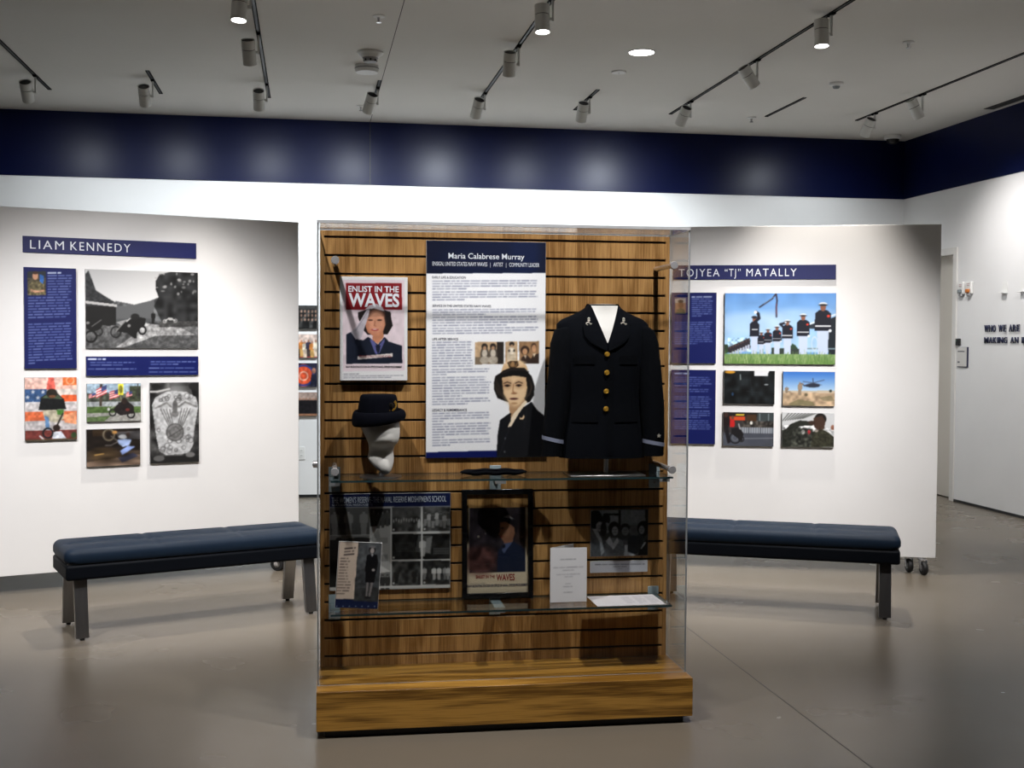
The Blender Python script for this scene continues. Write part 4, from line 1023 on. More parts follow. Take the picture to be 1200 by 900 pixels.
for x, y, k in ((160, 190, 1), (282, 222, 1), (366, 226, 0.9), (440, 225, 0.8), (498, 215, 0.9), (216, 200, 0.8)):
    for e in (-9, 9): A.ell(x+e*k, y-8*k, 5*k, 3*k, grey(40))
    A.ell(x, y+15*k, 9*k, 3*k, grey(50)).line([(x, y-6*k), (x-2, y+6*k)], 3, grey(100))
A.noise(12, 0.10).blur(1)
board('group_photo', 'black and white photograph of women gathered talking indoors', 'photograph', CF, 1.160, 1.415, 0.627, 0.829, WS, 0.008, A)
A = Sheet(110, 24, (208, 210, 218), (84, 466), (550, 460), (84, 570))
A.text(122, 526, 484, 506, 1, (90, 92, 100), 0.8, 0, 0.42, 1).text(268, 380, 508, 524, 1, (90, 92, 100), 0.8, 0, 0.42, 1).text(306, 345, 528, 540, 1, (110, 112, 120), 0.7, 0, 0.42, 1).blur(1)
board('caption_strip', 'white caption strip under the group photograph', 'label', CF, 1.160, 1.415, 0.556, 0.607, WS, 0.006, A, m_paper)
t = thing('loose_sheet', 'white printed sheet lying flat on the lower glass shelf', 'paper', CF.at(1.285, 0.125, ZL+0.0005), CF.a+0.02)
MB().box(-0.146, 0.146, -0.098, 0.098, 0, 0.0012).build('paper', m_paper, t)
A = Sheet(150, 90, (228, 226, 230), (0, 0), (300, 0), (0, 180))
for k in range(3): A.text(140+k*54, 184+k*54, 20, 150, 11, (150, 150, 160), 0.6, 0.2, 0.4, 0.5)
A.text(10, 80, 40, 56, 2, (190, 170, 180), 0.6, 0.2, 0.4, 0.7).blur(1)
pm = A.mesh('print', -0.144, 0.144, -0.096, 0.096, 0)
o = link('print', pm, t); o.rotation_euler = (-PI/2, 0, 0); o.location = (0, 0, 0.0018)

# ------------------------------------------------------------------ boards on the left movable panel
BT = 0.020
def sign(fr, label, u0, u1, z0, z1, txt, tx):
    t = thing('name_sign', label, 'sign', fr.at((u0+u1)/2, -0.0002, z0), fr.a, 'navy name signs on the movable panels')
    hw, h = (u1-u0)/2, z1-z0
    MB().box(-hw, hw, -0.008, 0, 0, h).build('backing_board', m_navyboard, t, bevel=0.001)
    for w_, a, b in txt: words(w_, 'lettering', m_ink_w, t, -hw+a*2*hw, -hw+b*2*hw, h*tx[0], h*tx[1], -0.0088, space=1.25)
sign(LP, 'long navy name sign over the motorcycle photographs', 0.710, 1.753, 2.077, 2.176, [('LIAM', 0.040, 0.226), ('KENNEDY', 0.262, 0.605)], (0.24, 0.76))
A = Sheet(100, 195, NAVY, (132, 248), (424, 260), (134, 818))
A.rect(154, 274, 254, 408, (72, 66, 52)).rect(154, 274, 254, 310, (34, 40, 46)).poly([(220, 290), (244, 300), (240, 350), (220, 340)], (40, 90, 160))
A.poly([(160, 408), (162, 350), (184, 326), (215, 326), (246, 350), (252, 408)], (96, 88, 62)).ell(197, 300, 16, 22, (186, 140, 112)).ell(197, 282, 16, 9, (60, 40, 30)).poly([(170, 372), (210, 384), (248, 372), (246, 386), (206, 396), (172, 388)], (180, 136, 108)).noise(9, 0.4, (154, 320, 254, 408))
TXT = (150, 162, 208)
A.text(264, 340, 276, 292, 1, (215, 222, 240), 1.0, 0, 0.6, 1.0).text(264, 404, 292, 414, 8, TXT, 0.75, 0.1, 0.42, 0.9)
A.text(156, 402, 414, 540, 8, TXT, 0.75, 0.08, 0.42, 0.85).text(156, 402, 562, 796, 15, TXT, 0.75, 0.08, 0.42, 0.15).blur(1)
board('text_panel', 'tall navy text panel with small portrait of soldier under the name sign', 'panel', LP, 0.712, 1.014, 1.372, 1.988, -0.0005, BT, A)
A = Sheet(210, 150, grey(222, -1), (472, 262), (1100, 280), (478, 700))
A.grad(255, grey(178, -1), 460, grey(208, -1))
A.poly([(466, 300), (490, 270), (512, 330), (530, 380), (590, 420), (640, 450), (640, 480), (466, 480)], grey(46, -2)).poly([(590, 470), (640, 440), (740, 462), (830, 440), (880, 420), (930, 570), (600, 570)], grey(88, -2)).grad(540, grey(76, -2), 575, grey(66, -2), 600, 930)
A.poly([(858, 330), (880, 292), (1000, 262), (1110, 270), (1110, 580), (900, 572), (850, 470), (876, 420), (860, 380)], grey(32, -1)).noise(26, 0.5, (850, 262, 1110, 580), 0.5).noise(10, 0.3, (466, 262, 700, 470), 0.5)
for k in range(26): A.ell(random.uniform(850, 1095), random.uniform(285, 420), random.uniform(4, 12), random.uniform(3, 9), grey(int(random.uniform(120, 210))), 0.55)
A.rect(460, 468, 640, 585, grey(20)).poly([(468, 436), (645, 460), (645, 474), (468, 452)], grey(176))
A.grad(575, grey(92, -1), 720, grey(70, -1)).poly([(640, 560), (700, 545), (820, 570), (1010, 600), (1090, 640), (860, 640), (690, 700), (640, 700), (760, 620)], grey(150, -1)).rect(880, 560, 1110, 592, grey(58))
A.noise(16, 0.28, (460, 560, 1110, 720)).noise(7, 0.2, (460, 560, 1110, 720))
A.ring(640, 614, 27, 6, grey(16), ry=30).ring(786, 607, 19, 9, grey(14), ry=22).poly([(640, 610), (690, 560), (720, 545), (760, 530), (806, 540), (800, 575), (770, 600), (740, 650), (700, 620)], grey(20)).line([(640, 612), (692, 552)], 6, grey(120)).line([(700, 556), (716, 540)], 5, grey(200)).ell(745, 530, 24, 18, grey(26)).ell(712, 580, 9, 9, grey(130)).rect(740, 610, 756, 652, grey(14))
A.ring(505, 636, 30, 9, grey(10)).ring(545, 610, 22, 6, grey(16)).ell(520, 570, 46, 36, grey(18)).line([(510, 580), (560, 545)], 5, grey(110)).ell(488, 560, 10, 8, grey(120)).ell(600, 540, 34, 40, grey(22))
A.person(846, 502, 72, grey(18), grey(22), grey(60), None, 0.34).ring(912, 558, 9, 4, grey(190)).ring(972, 556, 9, 4, grey(160)).line([(912, 558), (935, 540), (972, 556)], 5, grey(200)).ell(945, 546, 14, 8, grey(170)).blur(1)
board('large_photo', 'large black and white photograph of parked motorcycles in a clearing', 'photograph', LP, 1.067, 1.760, 1.498, 1.987, -0.0005, BT, A)
A = Sheet(210, 40, NAVY, (477, 747), (1102, 745), (478, 856))
A.text(488, 584, 755, 770, 1, (215, 222, 240), 1, 0, 0.6, 1).text(500, 742, 774, 802, 2, TXT, 0.75, 0, 0.42, 0.75).text(488, 750, 810, 824, 1, TXT, 0.75, 0, 0.42, 1).text(830, 1090, 770, 798, 2, TXT, 0.75, 0, 0.42, 0.6).text(820, 1078, 806, 820, 1, TXT, 0.75, 0, 0.42, 1).text(820, 1090, 828, 842, 1, TXT, 0.75, 0, 0.42, 1).blur(1)
board('caption_board', 'wide navy captions board under the large motorcycle photograph', 'label', LP, 1.067, 1.761, 1.325, 1.447, -0.0005, BT, A)
A = Sheet(96, 124, grey(190), (133, 102), (416, 102), (135, 445))
A.grad(95, (224, 190, 182), 168, (230, 184, 170)).rect(340, 100, 420, 146, (226, 116, 60)).ring(380, 120, 20, 8, (240, 170, 130)).poly([(290, 100), (300, 168), (250, 168), (262, 100)], (214, 96, 84)).rect(130, 166, 250, 234, (54, 84, 128)).rect(310, 166, 420, 198, (206, 196, 190)).rect(330, 198, 420, 244, (214, 92, 50)).rect(130, 234, 420, 288, (190, 186, 188)).rect(130, 286, 420, 336, (206, 104, 66)).rect(130, 336, 420, 392, (184, 180, 182)).rect(130, 390, 420, 450, (110, 52, 48))
for x, y in ((150, 210), (178, 180), (205, 212), (232, 182), (150, 244), (178, 240)):
    for a in (0, 1.25, 2.5, 3.75, 5.0): A.line([(x, y), (x+9*sin(a), y-9*cos(a))], 4, (226, 226, 230))
A.poly([(208, 280), (222, 210), (255, 190), (310, 190), (345, 220), (358, 275), (300, 278)], (18, 20, 22)).poly([(222, 214), (255, 194), (310, 194), (340, 222)], (70, 86, 66)).ell(280, 190, 30, 26, (34, 30, 24)).ell(282, 206, 18, 8, (110, 70, 46))
A.poly([(228, 280), (345, 280), (345, 330), (300, 350), (240, 330)], (176, 170, 150)).poly([(240, 310), (262, 320), (270, 390), (246, 380)], (92, 128, 170)).poly([(305, 280), (345, 280), (340, 310), (310, 306)], (70, 120, 50)).line([(340, 300), (300, 380), (290, 420)], 9, (40, 34, 32)).ring(258, 405, 26, 9, (20, 22, 26)).ell(305, 378, 20, 18, (40, 28, 24)).poly([(280, 438), (290, 400), (330, 396), (360, 438)], (208, 214, 226)).poly([(340, 310), (410, 290), (414, 360), (350, 350)], (226, 150, 110)).ell(400, 420, 16, 16, (50, 70, 40)).line([(215, 420), (236, 440)], 8, (210, 214, 220)).noise(11, 0.18).rect(130, 437, 420, 450, (60, 70, 44), 0.6).blur(1)
board('flag_photo', 'colour photograph of person in front of a large striped flag', 'photograph', LP, 0.712, 1.012, 0.933, 1.319, -0.0005, BT, A)
A = Sheet(104, 78, (150, 172, 190), (468, 137), (762, 134), (470, 345))
A.rect(465, 190, 765, 240, (70, 76, 66)).rect(700, 150, 765, 250, (60, 66, 50)).noise(16, 0.4, (465, 180, 765, 245)).rect(465, 235, 765, 265, (150, 156, 160)).rect(465, 262, 765, 300, (74, 98, 52)).rect(465, 296, 765, 350, (150, 150, 146)).poly([(465, 320), (600, 312), (560, 345), (465, 348)], (84, 104, 66)).rect(538, 140, 552, 260, (66, 56, 48))
def flag(A, x, y, w, h, sk):
    for k in range(7): A.poly([(x, y+h*k/7), (x+w, y+sk+h*k/7), (x+w, y+sk+h*(k+1)/7), (x, y+h*(k+1)/7)], (190, 70, 74) if k % 2 == 0 else (226, 216, 216))
    A.poly([(x+w*0.5, y+sk*0.5), (x+w, y+sk), (x+w, y+sk+h*0.55), (x+w*0.5, y+sk*0.5+h*0.55)], (60, 70, 116))
flag(A, 520, 168, 56, 48, -26); flag(A, 590, 182, 54, 42, -16); flag(A, 682, 186, 32, 26, -8); flag(A, 480, 196, 36, 22, -10)
A.rect(638, 138, 666, 200, (214, 206, 60)).ell(652, 168, 10, 22, (120, 116, 40)).rect(742, 138, 748, 220, (60, 60, 60)).line([(650, 200), (656, 236)], 6, (120, 116, 90))
A.ring(608, 296, 17, 7, (20, 20, 22)).ring(708, 306, 19, 8, (18, 18, 20)).poly([(610, 280), (640, 240), (690, 232), (724, 262), (726, 300), (650, 312)], (30, 26, 26)).ell(672, 232, 16, 18, (44, 34, 30)).line([(600, 270), (636, 248)], 5, (150, 150, 152)).ell(586, 276, 7, 9, (200, 200, 204)).ell(690, 280, 12, 8, (96, 40, 36)).noise(9, 0.2).blur(1)
board('flag_ride_photo', 'colour photograph of motorcyclist riding past rows of flags', 'photograph', LP, 1.070, 1.397, 1.039, 1.277, -0.0005, BT, A)
A = Sheet(104, 78, (24, 18, 14), (467, 383), (760, 377), (468, 585))
A.rect(465, 500, 765, 590, (52, 42, 34)).poly([(465, 560), (765, 520), (765, 590), (465, 590)], (110, 92, 78)).poly([(620, 400), (765, 390), (765, 440), (640, 430)], (84, 84, 88), 0.7).rect(500, 380, 560, 420, (60, 44, 26), 0.7).ell(560, 520, 60, 30, (60, 46, 26), 0.6, soft=0.7)
A.ring(588, 413, 30, 8, (120, 112, 96)).ring(588, 413, 22, 4, (70, 56, 36)).line([(600, 420), (640, 450), (600, 470), (570, 470)], 6, (110, 106, 104)).ell(620, 400, 14, 9, (150, 110, 60)).poly([(636, 440), (680, 436), (712, 440), (700, 470), (664, 480), (640, 462)], (150, 170, 210)).ell(664, 424, 24, 12, (220, 224, 230)).ell(692, 414, 11, 14, (60, 46, 40)).poly([(650, 500), (690, 474), (735, 478), (700, 500), (660, 524)], (120, 140, 190)).poly([(640, 540), (720, 512), (750, 530), (660, 566)], (40, 46, 70), 0.8).line([(512, 522), (560, 515)], 4, (190, 150, 80)).noise(18, 0.35, sx=3).blur(2)
board('stunt_photo', 'dark colour photograph of stunt rider on a raised motorcycle', 'photograph', LP, 1.066, 1.392, 0.759, 0.993, -0.0005, BT, A)
A = Sheet(92, 150, grey(50), (809, 131), (1077, 128), (812, 568))
A.noise(24, 0.6).rect(916, 125, 1020, 190, grey(50)).poly([(900, 180), (930, 150), (1030, 150), (1040, 190)], grey(70)).line([(812, 180), (850, 180), (915, 165)], 10, grey(190)).ell(840, 150, 22, 14, grey(24)).ell(1050, 150, 30, 22, grey(30))
A.poly([(822, 250), (840, 210), (900, 180), (940, 176), (1010, 182), (1060, 210), (1074, 260), (1062, 330), (1050, 400), (1046, 470), (1020, 516), (900, 524), (862, 500), (846, 430), (832, 330)], grey(176, -2))
A.ell(945, 330, 60, 150, grey(196, -2), 0.5, soft=0.6)
for k in range(40):
    x, y = random.uniform(850, 1045), random.choice([random.uniform(190, 230), random.uniform(380, 505)])
    A.ring(x, y, random.uniform(6, 15), 4, grey(int(random.uniform(70, 110))), 0.8)
A.line([(842, 268), (900, 240), (925, 262)], 10, grey(120)).line([(1062, 262), (1000, 236), (965, 262)], 10, grey(120)).ell(946, 262, 14, 38, grey(96)).ell(946, 300, 20, 18, grey(110))
for k in range(4):
    A.line([(868+k*16, 275), (915+k*8, 370)], 5, grey(92)).line([(1030-k*16, 272), (985-k*8, 370)], 5, grey(92))
A.ell(946, 400, 48, 46, grey(112)).ring(946, 400, 46, 6, grey(80)).ring(946, 400, 28, 5, grey(90)).line([(905, 430), (990, 380)], 6, grey(80)).noise(10, 0.18, (822, 180, 1074, 524)).rect(806, 528, 1080, 572, grey(30)).ell(860, 540, 30, 16, grey(90)).ell(1030, 524, 26, 14, grey(110)).blur(1)
board('tattoo_photo', 'tall black and white photograph of a tattooed back', 'photograph', LP, 1.452, 1.763, 0.762, 1.279, -0.0005, BT, A)

# ------------------------------------------------------------------ boards on the right movable panel
sign(RP, 'long navy name sign over the military photographs', 0.672, 1.762, 1.985, 2.083, [('TOJYEA', 0.036, 0.290), ('“TJ”', 0.322, 0.420), ('MATALLY', 0.455, 0.762)], (0.22, 0.74))
A = Sheet(88, 140, NAVY, (42, 232), (328, 235), (34, 690))
A.rect(62, 270, 132, 370, (150, 110, 84)).rect(62, 270, 132, 300, (170, 160, 150)).ell(98, 312, 17, 24, (112, 74, 54)).ell(98, 290, 17, 10, (40, 30, 26)).poly([(66, 370), (74, 345), (98, 332), (124, 345), (130, 370)], (90, 84, 60))
A.text(168, 300, 256, 270, 1, (215, 222, 240), 1, 0, 0.6, 1).text(168, 304, 270, 392, 9, TXT, 0.75, 0.1, 0.42, 0.45).text(56, 300, 420, 570, 11, TXT, 0.75, 0.08, 0.42, 0.6).blur(1)
board('text_panel', 'navy text panel with portrait beside the flag ceremony photograph', 'panel', RP, 0.665, 0.970, 1.409, 1.896, -0.0005, BT, A)
A = Sheet(88, 146, NAVY, (35, 73), (322, 73), (32, 548))
A.text(56, 156, 90, 106, 1, (215, 222, 240), 1, 0, 0.6, 1)
for y0, y1, n_, l_ in ((116, 182, 5, 0.7), (192, 218, 2, 0.9), (240, 320, 6, 0.95), (330, 384, 4, 0.7), (392, 456, 5, 0.95)): A.text(56, 296, y0, y1, n_, TXT, 0.75, 0.1, 0.42, l_)
A.blur(1)
board('text_panel', 'navy captions panel beside the dark vehicle photograph', 'panel', RP, 0.666, 0.971, 0.853, 1.365, -0.0005, BT, A)
A = Sheet(222, 146, (110, 160, 214), (112, 100), (1122, 100), (108, 750))
A.grad(95, (92, 142, 204), 640, (172, 206, 234)).noise(90, 0.06).ell(340, 380, 240, 70, (196, 216, 236), 0.4, soft=0.9).ell(800, 330, 260, 60, (196, 216, 236), 0.35, soft=0.9)
A.poly([(860, 400), (1122, 300), (1122, 285), (860, 385)], (210, 220, 230)).poly([(1040, 345), (1122, 312), (1122, 660), (1055, 660)], (22, 30, 38)).poly([(860, 398), (1060, 330), (1060, 440), (860, 420)], (36, 44, 54)).rect(860, 600, 1122, 612, (120, 140, 150)).ring(930, 560, 26, 6, (190, 206, 220), ry=60)
A.poly([(710, 660), (712, 590), (730, 560), (756, 575), (790, 620), (800, 660)], (44, 66, 46)).poly([(540, 600), (800, 610), (800, 660), (540, 660)], (46, 56, 50)).poly([(100, 660), (104, 575), (140, 570), (160, 640)], (40, 56, 40))
A.poly([(140, 600), (250, 550), (340, 510), (350, 600), (150, 650)], (48, 40, 46)).noise(18, 0.5, (140, 510, 350, 640))
for k in range(8): A.person(165+k*24, 590-k*10, 110-k*2, (40, 36, 44), (176, 186, 206), (110, 76, 60), (60, 60, 64), 0.26)
COAT, LEG, SKIN = (20, 22, 34), (186, 200, 224), (132, 84, 64)
def marine(x, top, h, sal=False, red=True):
    A.person(x, top, h, COAT, LEG, SKIN, (226, 228, 232), 0.29)
    A.rect(x-h*0.14, top+h*0.42, x+h*0.14, top+h*0.445, (222, 224, 228)).ell(x, top+h*0.045, h*0.08, h*0.018, (20, 20, 24))
    if red: A.ell(x+h*0.10, top+h*0.25, h*0.03, h*0.025, (206, 60, 44))
    if sal: A.line([(x-h*0.12, top+h*0.2), (x-h*0.2, top+h*0.12), (x-h*0.05, top+h*0.08)], h*0.06, COAT).ell(x-h*0.05, top+h*0.07, h*0.03, h*0.025, (226, 228, 232))
    else: A.ell(x+h*0.13, top+h*0.52, h*0.03, h*0.03, (220, 224, 230))
marine(448, 455, 215); marine(508, 425, 245); marine(590, 400, 270); marine(684, 346, 325, True); marine(826, 290, 385); marine(1004, 188, 490)
A.person(384, 312, 355, COAT, LEG, SKIN, (30, 30, 36), 0.24).line([(384, 370), (426, 330), (418, 290), (396, 272)], 26, COAT).ell(394, 276, 15, 15, (226, 228, 232)).rect(362, 428, 414, 440, (222, 224, 228))
A.line([(430, 230), (545, 152), (575, 112)], 13, (42, 38, 52)).line([(580, 112), (588, 170), (582, 230), (584, 318)], 14, (46, 36, 50)).line([(582, 200), (584, 290)], 6, (120, 50, 60)).line([(470, 200), (560, 135)], 5, (120, 130, 150))
A.grad(655, (120, 150, 96), 760, (92, 128, 60))
for k in range(230):
    x = random.uniform(105, 1122); b = random.uniform(665, 755); h_ = random.uniform(20, 60)
    A.line([(x, b), (x+random.uniform(-10, 10), b-h_)], 5, random.choice([(150, 176, 110), (196, 204, 160), (70, 110, 46), (112, 146, 76), (60, 96, 50)]), 0.6)
A.blur(1)
board('ceremony_photo', 'large colour photograph of uniformed line saluting under blue sky', 'photograph', RP, 1.026, 1.765, 1.408, 1.892, -0.0005, BT, A)
A = Sheet(104, 70, (12, 16, 18), (373, 78), (700, 80), (373, 292))
A.noise(30, 0.8).rect(568, 76, 655, 112, (220, 222, 226)).poly([(640, 80), (665, 80), (650, 110)], (220, 222, 226)).ell(645, 168, 14, 5, (150, 156, 160)).ell(412, 88, 34, 10, (196, 140, 40)).line([(478, 105), (480, 136)], 8, (120, 130, 130)).line([(520, 210), (610, 220)], 4, (36, 42, 46)).ell(430, 230, 8, 12, (34, 60, 90)).line([(540, 120), (560, 240)], 4, (30, 36, 40)).blur(1)
board('dark_photo', 'very dark photograph of a vehicle interior with a bright opening', 'photograph', RP, 1.026, 1.367, 1.134, 1.362, -0.0005, BT, A)
A = Sheet(104, 70, (70, 130, 206), (750, 83), (1084, 86), (750, 303))
A.grad(80, (44, 104, 190), 208, (170, 200, 226)).rect(745, 206, 1090, 308, (176, 152, 124)).rect(745, 206, 1090, 220, (190, 176, 156)).noise(18, 0.25, (745, 218, 1090, 308)).poly([(790, 290), (850, 262), (940, 276), (960, 300), (800, 304)], (104, 102, 70), 0.7).poly([(980, 250), (1060, 238), (1086, 270), (1010, 270)], (120, 112, 84), 0.7)
A.ell(944, 172, 44, 14, (44, 50, 66)).poly([(895, 170), (950, 158), (984, 168), (980, 182), (920, 184), (882, 176)], (40, 46, 60)).line([(880, 148), (945, 156), (1014, 138)], 4, (60, 66, 84)).line([(884, 172), (945, 156), (1000, 170)], 3, (80, 86, 104)).line([(945, 156), (942, 128)], 5, (50, 56, 72)).line([(870, 160), (890, 176)], 6, (50, 56, 70))
A.person(860, 152, 84, (150, 132, 112), (140, 124, 104), (120, 90, 70), (160, 146, 124), 0.34).line([(858, 176), (880, 160)], 6, (150, 132, 112)).person(775, 180, 40, (140, 124, 108), (130, 114, 98), (110, 84, 66), None, 0.6).line([(768, 206), (800, 216)], 7, (140, 124, 106)).ell(1056, 208, 9, 9, (50, 54, 44)).ell(900, 232, 10, 10, (96, 86, 64)).blur(1)
board('helicopter_photo', 'colour photograph of helicopter over desert with two figures', 'photograph', RP, 1.421, 1.765, 1.126, 1.359, -0.0005, BT, A)
A = Sheet(104, 70, (54, 50, 50), (368, 345), (692, 345), (368, 560))
A.rect(365, 340, 590, 372, (30, 26, 24)).poly([(450, 356), (505, 356), (500, 368), (445, 368)], (220, 190, 60)).rect(402, 374, 508, 398, (206, 74, 36)).rect(518, 360, 580, 400, (70, 48, 30)).rect(586, 348, 695, 400, (56, 64, 66)).rect(600, 350, 606, 400, (120, 130, 134)).rect(655, 350, 661, 400, (120, 130, 134)).rect(488, 400, 695, 440, (60, 56, 52)).noise(12, 0.6, (488, 398, 695, 445)).rect(480, 440, 695, 476, (150, 156, 164))
for k in range(14): A.rect(486+k*15, 440, 490+k*15, 476, (70, 74, 82))
A.rect(365, 478, 695, 565, (72, 76, 86)).noise(40, 0.1, (365, 478, 695, 565)).line([(500, 512), (692, 506)], 5, (120, 124, 132)).ell(548, 412, 9, 11, (226, 226, 220)).ell(390, 400, 22, 50, (30, 22, 22)).ell(386, 362, 14, 16, (60, 40, 34)).poly([(410, 440), (414, 390), (436, 380), (444, 420), (440, 440)], (190, 34, 34)).ell(428, 380, 10, 12, (110, 70, 56)).poly([(372, 440), (400, 430), (415, 540), (398, 546)], (28, 26, 30)).ring(446, 508, 34, 8, (20, 20, 22)).ring(446, 508, 18, 4, (110, 112, 116)).poly([(420, 450), (470, 440), (500, 480), (490, 530), (420, 480)], (26, 24, 26)).ring(486, 516, 16, 6, (30, 30, 32)).line([(468, 420), (476, 450)], 7, (180, 180, 184)).blur(1)
board('street_photo', 'colour street photograph with wheelchair racer and red banner', 'photograph', RP, 1.024, 1.364, 0.845, 1.077, -0.0005, BT, A)
A = Sheet(104, 70, (200, 202, 204), (744, 348), (1078, 350), (742, 566))
for k in range(9): A.line([(748+k*16, 400-k*2), (790+k*22, 348)], 6, (90, 92, 90))
A.poly([(740, 460), (820, 440), (940, 450), (960, 566), (740, 566)], (52, 54, 48)).noise(14, 0.6, (740, 430, 980, 566))
A.ell(990, 386, 38, 36, (24, 20, 18)).poly([(945, 380), (1000, 366), (1022, 400), (1014, 450), (975, 456), (952, 440), (946, 410)], (66, 46, 36)).poly([(940, 470), (1000, 450), (1040, 470), (1076, 500), (1078, 566), (930, 566)], (50, 50, 38)).poly([(800, 420), (860, 396), (940, 404), (940, 430), (860, 432), (810, 470), (800, 566), (748, 566), (752, 470)], (36, 38, 32)).ell(935, 412, 22, 14, (54, 38, 30)).ell(918, 470, 9, 14, (160, 40, 48)).ell(965, 462, 12, 8, (190, 180, 170)).ell(1068, 440, 12, 16, (150, 100, 80)).ell(880, 470, 12, 16, (140, 140, 136)).noise(9, 0.3, (740, 440, 1080, 566)).blur(1)
board('salute_photo', 'dim colour photograph of saluting soldier in profile', 'photograph', RP, 1.418, 1.763, 0.846, 1.078, -0.0005, BT, A)

# ------------------------------------------------------------------ far wall: four small photographs and an outlet
BW = Frame((0, Y1, 0), 0)
A = Sheet(66, 48, grey(40), (0, 0), (127, 0), (0, 93))
for r_ in range(3):
    for k in range(9): A.person(8+k*14, 18+r_*16, 74, grey(22 if (k+r_) % 3 else 60), grey(20), (150, 120, 104), None, 0.3)
A.rect(0, 0, 130, 14, grey(60)).noise(8, 0.3).blur(1)
board('small_photo', 'small dark group photograph, topmost in the column on the far wall', 'photograph', BW, -0.231, 0.083, 1.664, 1.897, -0.0005, BT, A)
A = Sheet(66, 48, (200, 170, 150), (0, 0), (127, 0), (0, 93))
A.rect(0, 0, 130, 40, (206, 186, 176)).rect(0, 76, 130, 93, (170, 60, 60))
for k in range(9): A.person(8+k*14, 22+(k % 2)*5, 68, [(50, 50, 70), (190, 120, 60), (220, 210, 190)][k % 3], [(60, 50, 50), (190, 150, 90), (210, 190, 170)][k % 3], (170, 120, 96), None, 0.32)
A.noise(8, 0.2).blur(1)
board('small_photo', 'small bright group photograph, second in the column on the far wall', 'photograph', BW, -0.231, 0.083, 1.383, 1.614, -0.0005, BT, A)
A = Sheet(66, 48, (40, 40, 60), (0, 0), (127, 0), (0, 93))
A.ell(72, 48, 34, 44, (214, 84, 50)).ring(72, 48, 38, 7, (40, 60, 130)).ring(72, 50, 16, 5, (230, 180, 160)).ell(112, 30, 8, 11, (160, 110, 90)).poly([(98, 93), (102, 44), (124, 44), (127, 93)], (24, 26, 44)).ell(20, 50, 16, 30, (90, 60, 60)).noise(8, 0.2).blur(1)
board('small_photo', 'small photograph with orange disc, third in the column on the far wall', 'photograph', BW, -0.231, 0.083, 1.094, 1.330, -0.0005, BT, A)
A = Sheet(66, 48, (150, 124, 110), (0, 0), (127, 0), (0, 93))
A.rect(0, 0, 130, 26, (172, 150, 140)).rect(0, 74, 130, 93, (140, 100, 76))
for k in range(10): A.person(6+k*13, 22, 62, (22, 20, 24), (24, 22, 26), (160, 118, 98), None, 0.36)
A.noise(8, 0.2).blur(1)
board('small_photo', 'small photograph of dark suited row, lowest in the column on the far wall', 'photograph', BW, -0.231, 0.083, 0.809, 1.043, -0.0005, BT, A)
t = thing('wall_outlet', 'white double outlet plate low on the far wall', 'outlet', (-0.076, Y1-0.0002, 0.377), 0)
MB().box(-0.036, 0.036, -0.006, 0, 0, 0.125).build('plate', m_white, t, bevel=0.002)
for z in (0.038, 0.088):
    s_ = MB().cyl((0, -0.0055, z), (0, -0.0085, z), 0.017, n=18).build('socket', m_white, t, smooth=True)
    MB().box(-0.008, -0.005, -0.0092, -0.0084, z-0.003, z+0.008).box(0.005, 0.008, -0.0092, -0.0084, z-0.003, z+0.008).build('slot', m_black, s_)

# ------------------------------------------------------------------ right wall: alarms, reader, room sign, ledges, raised letters
RWF = Frame((X1, 0, 0), -PI/2)             # u runs toward the viewer: u = -y
def rw(name, label, cat, y, z, group=None): return thing(name, label, cat, (X1-0.0002, y, z), -PI/2, group)
for y, lensm, lb in ((10.680, m_greyl, 'white wall alarm with grey clear lens beside the door'), (10.539, m_amber, 'white wall alarm with amber lens beside the door')):
    t = rw('wall_alarm', lb, 'alarm', y, 2.014, 'wall alarms beside the door')
    MB().box(-0.045, 0.045, -0.028, 0, 0.02, 0.138).build('housing', m_white, t, bevel=0.006)
    MB().box(-0.030, 0.030, -0.046, -0.026, 0.030, 0.066).build('lens', lensm, t, bevel=0.008)
    MB().box(-0.028, 0.028, -0.034, -0.004, 0.0, 0.024).build('sounder', m_boardedge, t, bevel=0.006)
    for k in range(3): MB().box(-0.024, 0.024, -0.0290, -0.0275, 0.084+k*0.014, 0.088+k*0.014).build('marking', m_ink_r if k else m_boardedge, t)
t = rw('card_reader', 'small black card reader above the room sign', 'reader', 10.727, 1.538)
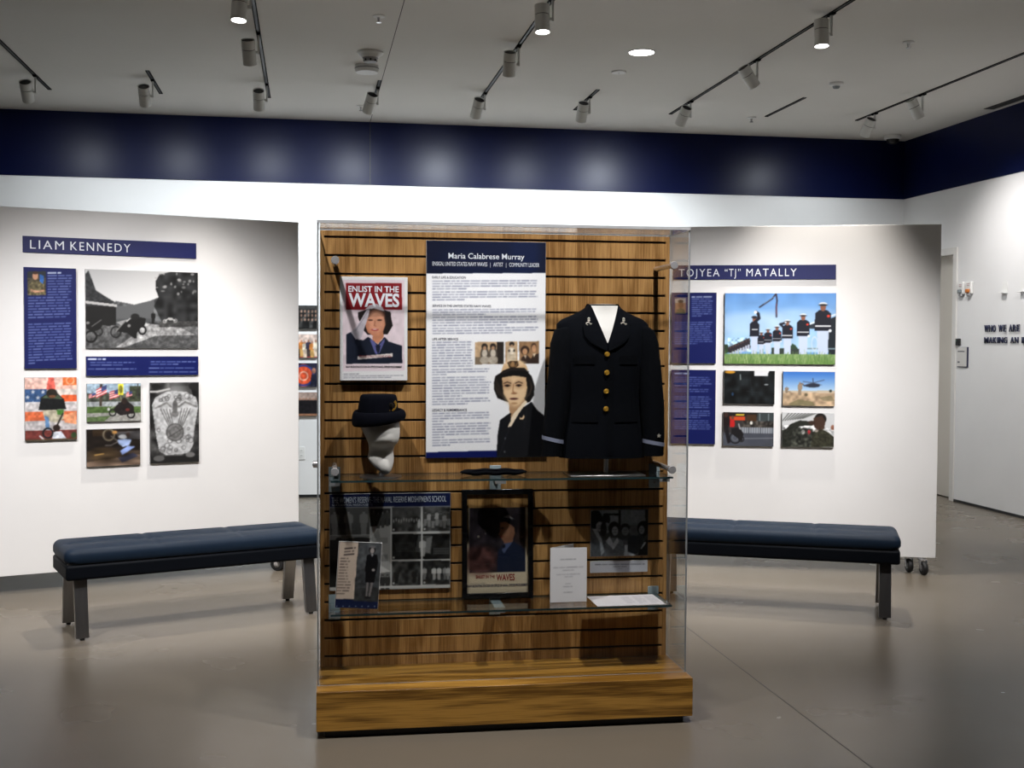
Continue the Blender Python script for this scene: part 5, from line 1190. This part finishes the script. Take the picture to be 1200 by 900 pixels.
MB().box(-0.033, 0.033, -0.024, 0, 0, 0.066).build('housing', m_black, t, bevel=0.006)
MB().cyl((-0.012, -0.0235, 0.045), (-0.012, -0.026, 0.045), 0.007, n=14).build('indicator', mat('indicator_green', (60, 110, 80), 0.3), t, smooth=True)
t = rw('room_sign', 'pale room sign with dark navy edge beside the door', 'sign', 10.650, 1.325)
MB().box(-0.094, 0.094, -0.010, 0, 0, 0.197).build('backing_board', m_letter, t, bevel=0.001)
A = Sheet(60, 64, (206, 204, 200), (0, 0), (92, 0), (0, 172))
A.text(6, 70, 30, 48, 1, (70, 72, 80), 0.9, 0, 0.5, 1).text(6, 26, 122, 144, 1, (60, 62, 70), 0.9, 0, 0.5, 1).blur(1)
link('print', A.mesh('print', -0.092, 0.080, 0.008, 0.195, -0.0108), t)
for y in (9.966, 9.679):
    t = rw('wall_ledge', 'small white empty ledge above the raised wall lettering', 'ledge', y, 2.016, 'empty ledges above the wall lettering')
    MB().box(-0.042, 0.042, -0.045, 0, 0, 0.008).build('shelf_plate', m_white, t, bevel=0.001)
    MB().box(-0.042, 0.042, -0.006, 0, 0.008, 0.10).build('back_plate', m_white, t, bevel=0.001)
def wall_words(txt, label, y0, y1, z0, z1):
    t = rw('wall_lettering', label, 'lettering', y0, z0)
    # each letter stands off the wall on its own
    n_ = sum(1 for c in txt if c != ' '); adv = []
    wid = {'I': 0.45, 'M': 1.25, 'W': 1.35, ' ': 0.5, 'E': 0.85, 'P': 0.9, 'T': 0.9, 'C': 0.95}
    tot = sum(wid.get(c, 1.0)+0.26 for c in txt)-0.26; x = 0.0; k = (y0-y1)/tot
    for c in txt:
        w_ = wid.get(c, 1.0)
        if c != ' ': words(c, 'letter', m_letter, t, x*k, (x+w_)*k, 0, z1-z0, -0.010, bold=0.006, depth=0.008)
        x += w_+0.26
wall_words('WHO WE ARE', 'raised navy letters reading WHO WE ARE on the right wall', 10.273, 9.715, 1.666, 1.729)
wall_words('MAKING AN IMPACT', 'raised navy letters of second line under WHO WE ARE', 10.273, 9.32, 1.562, 1.616)
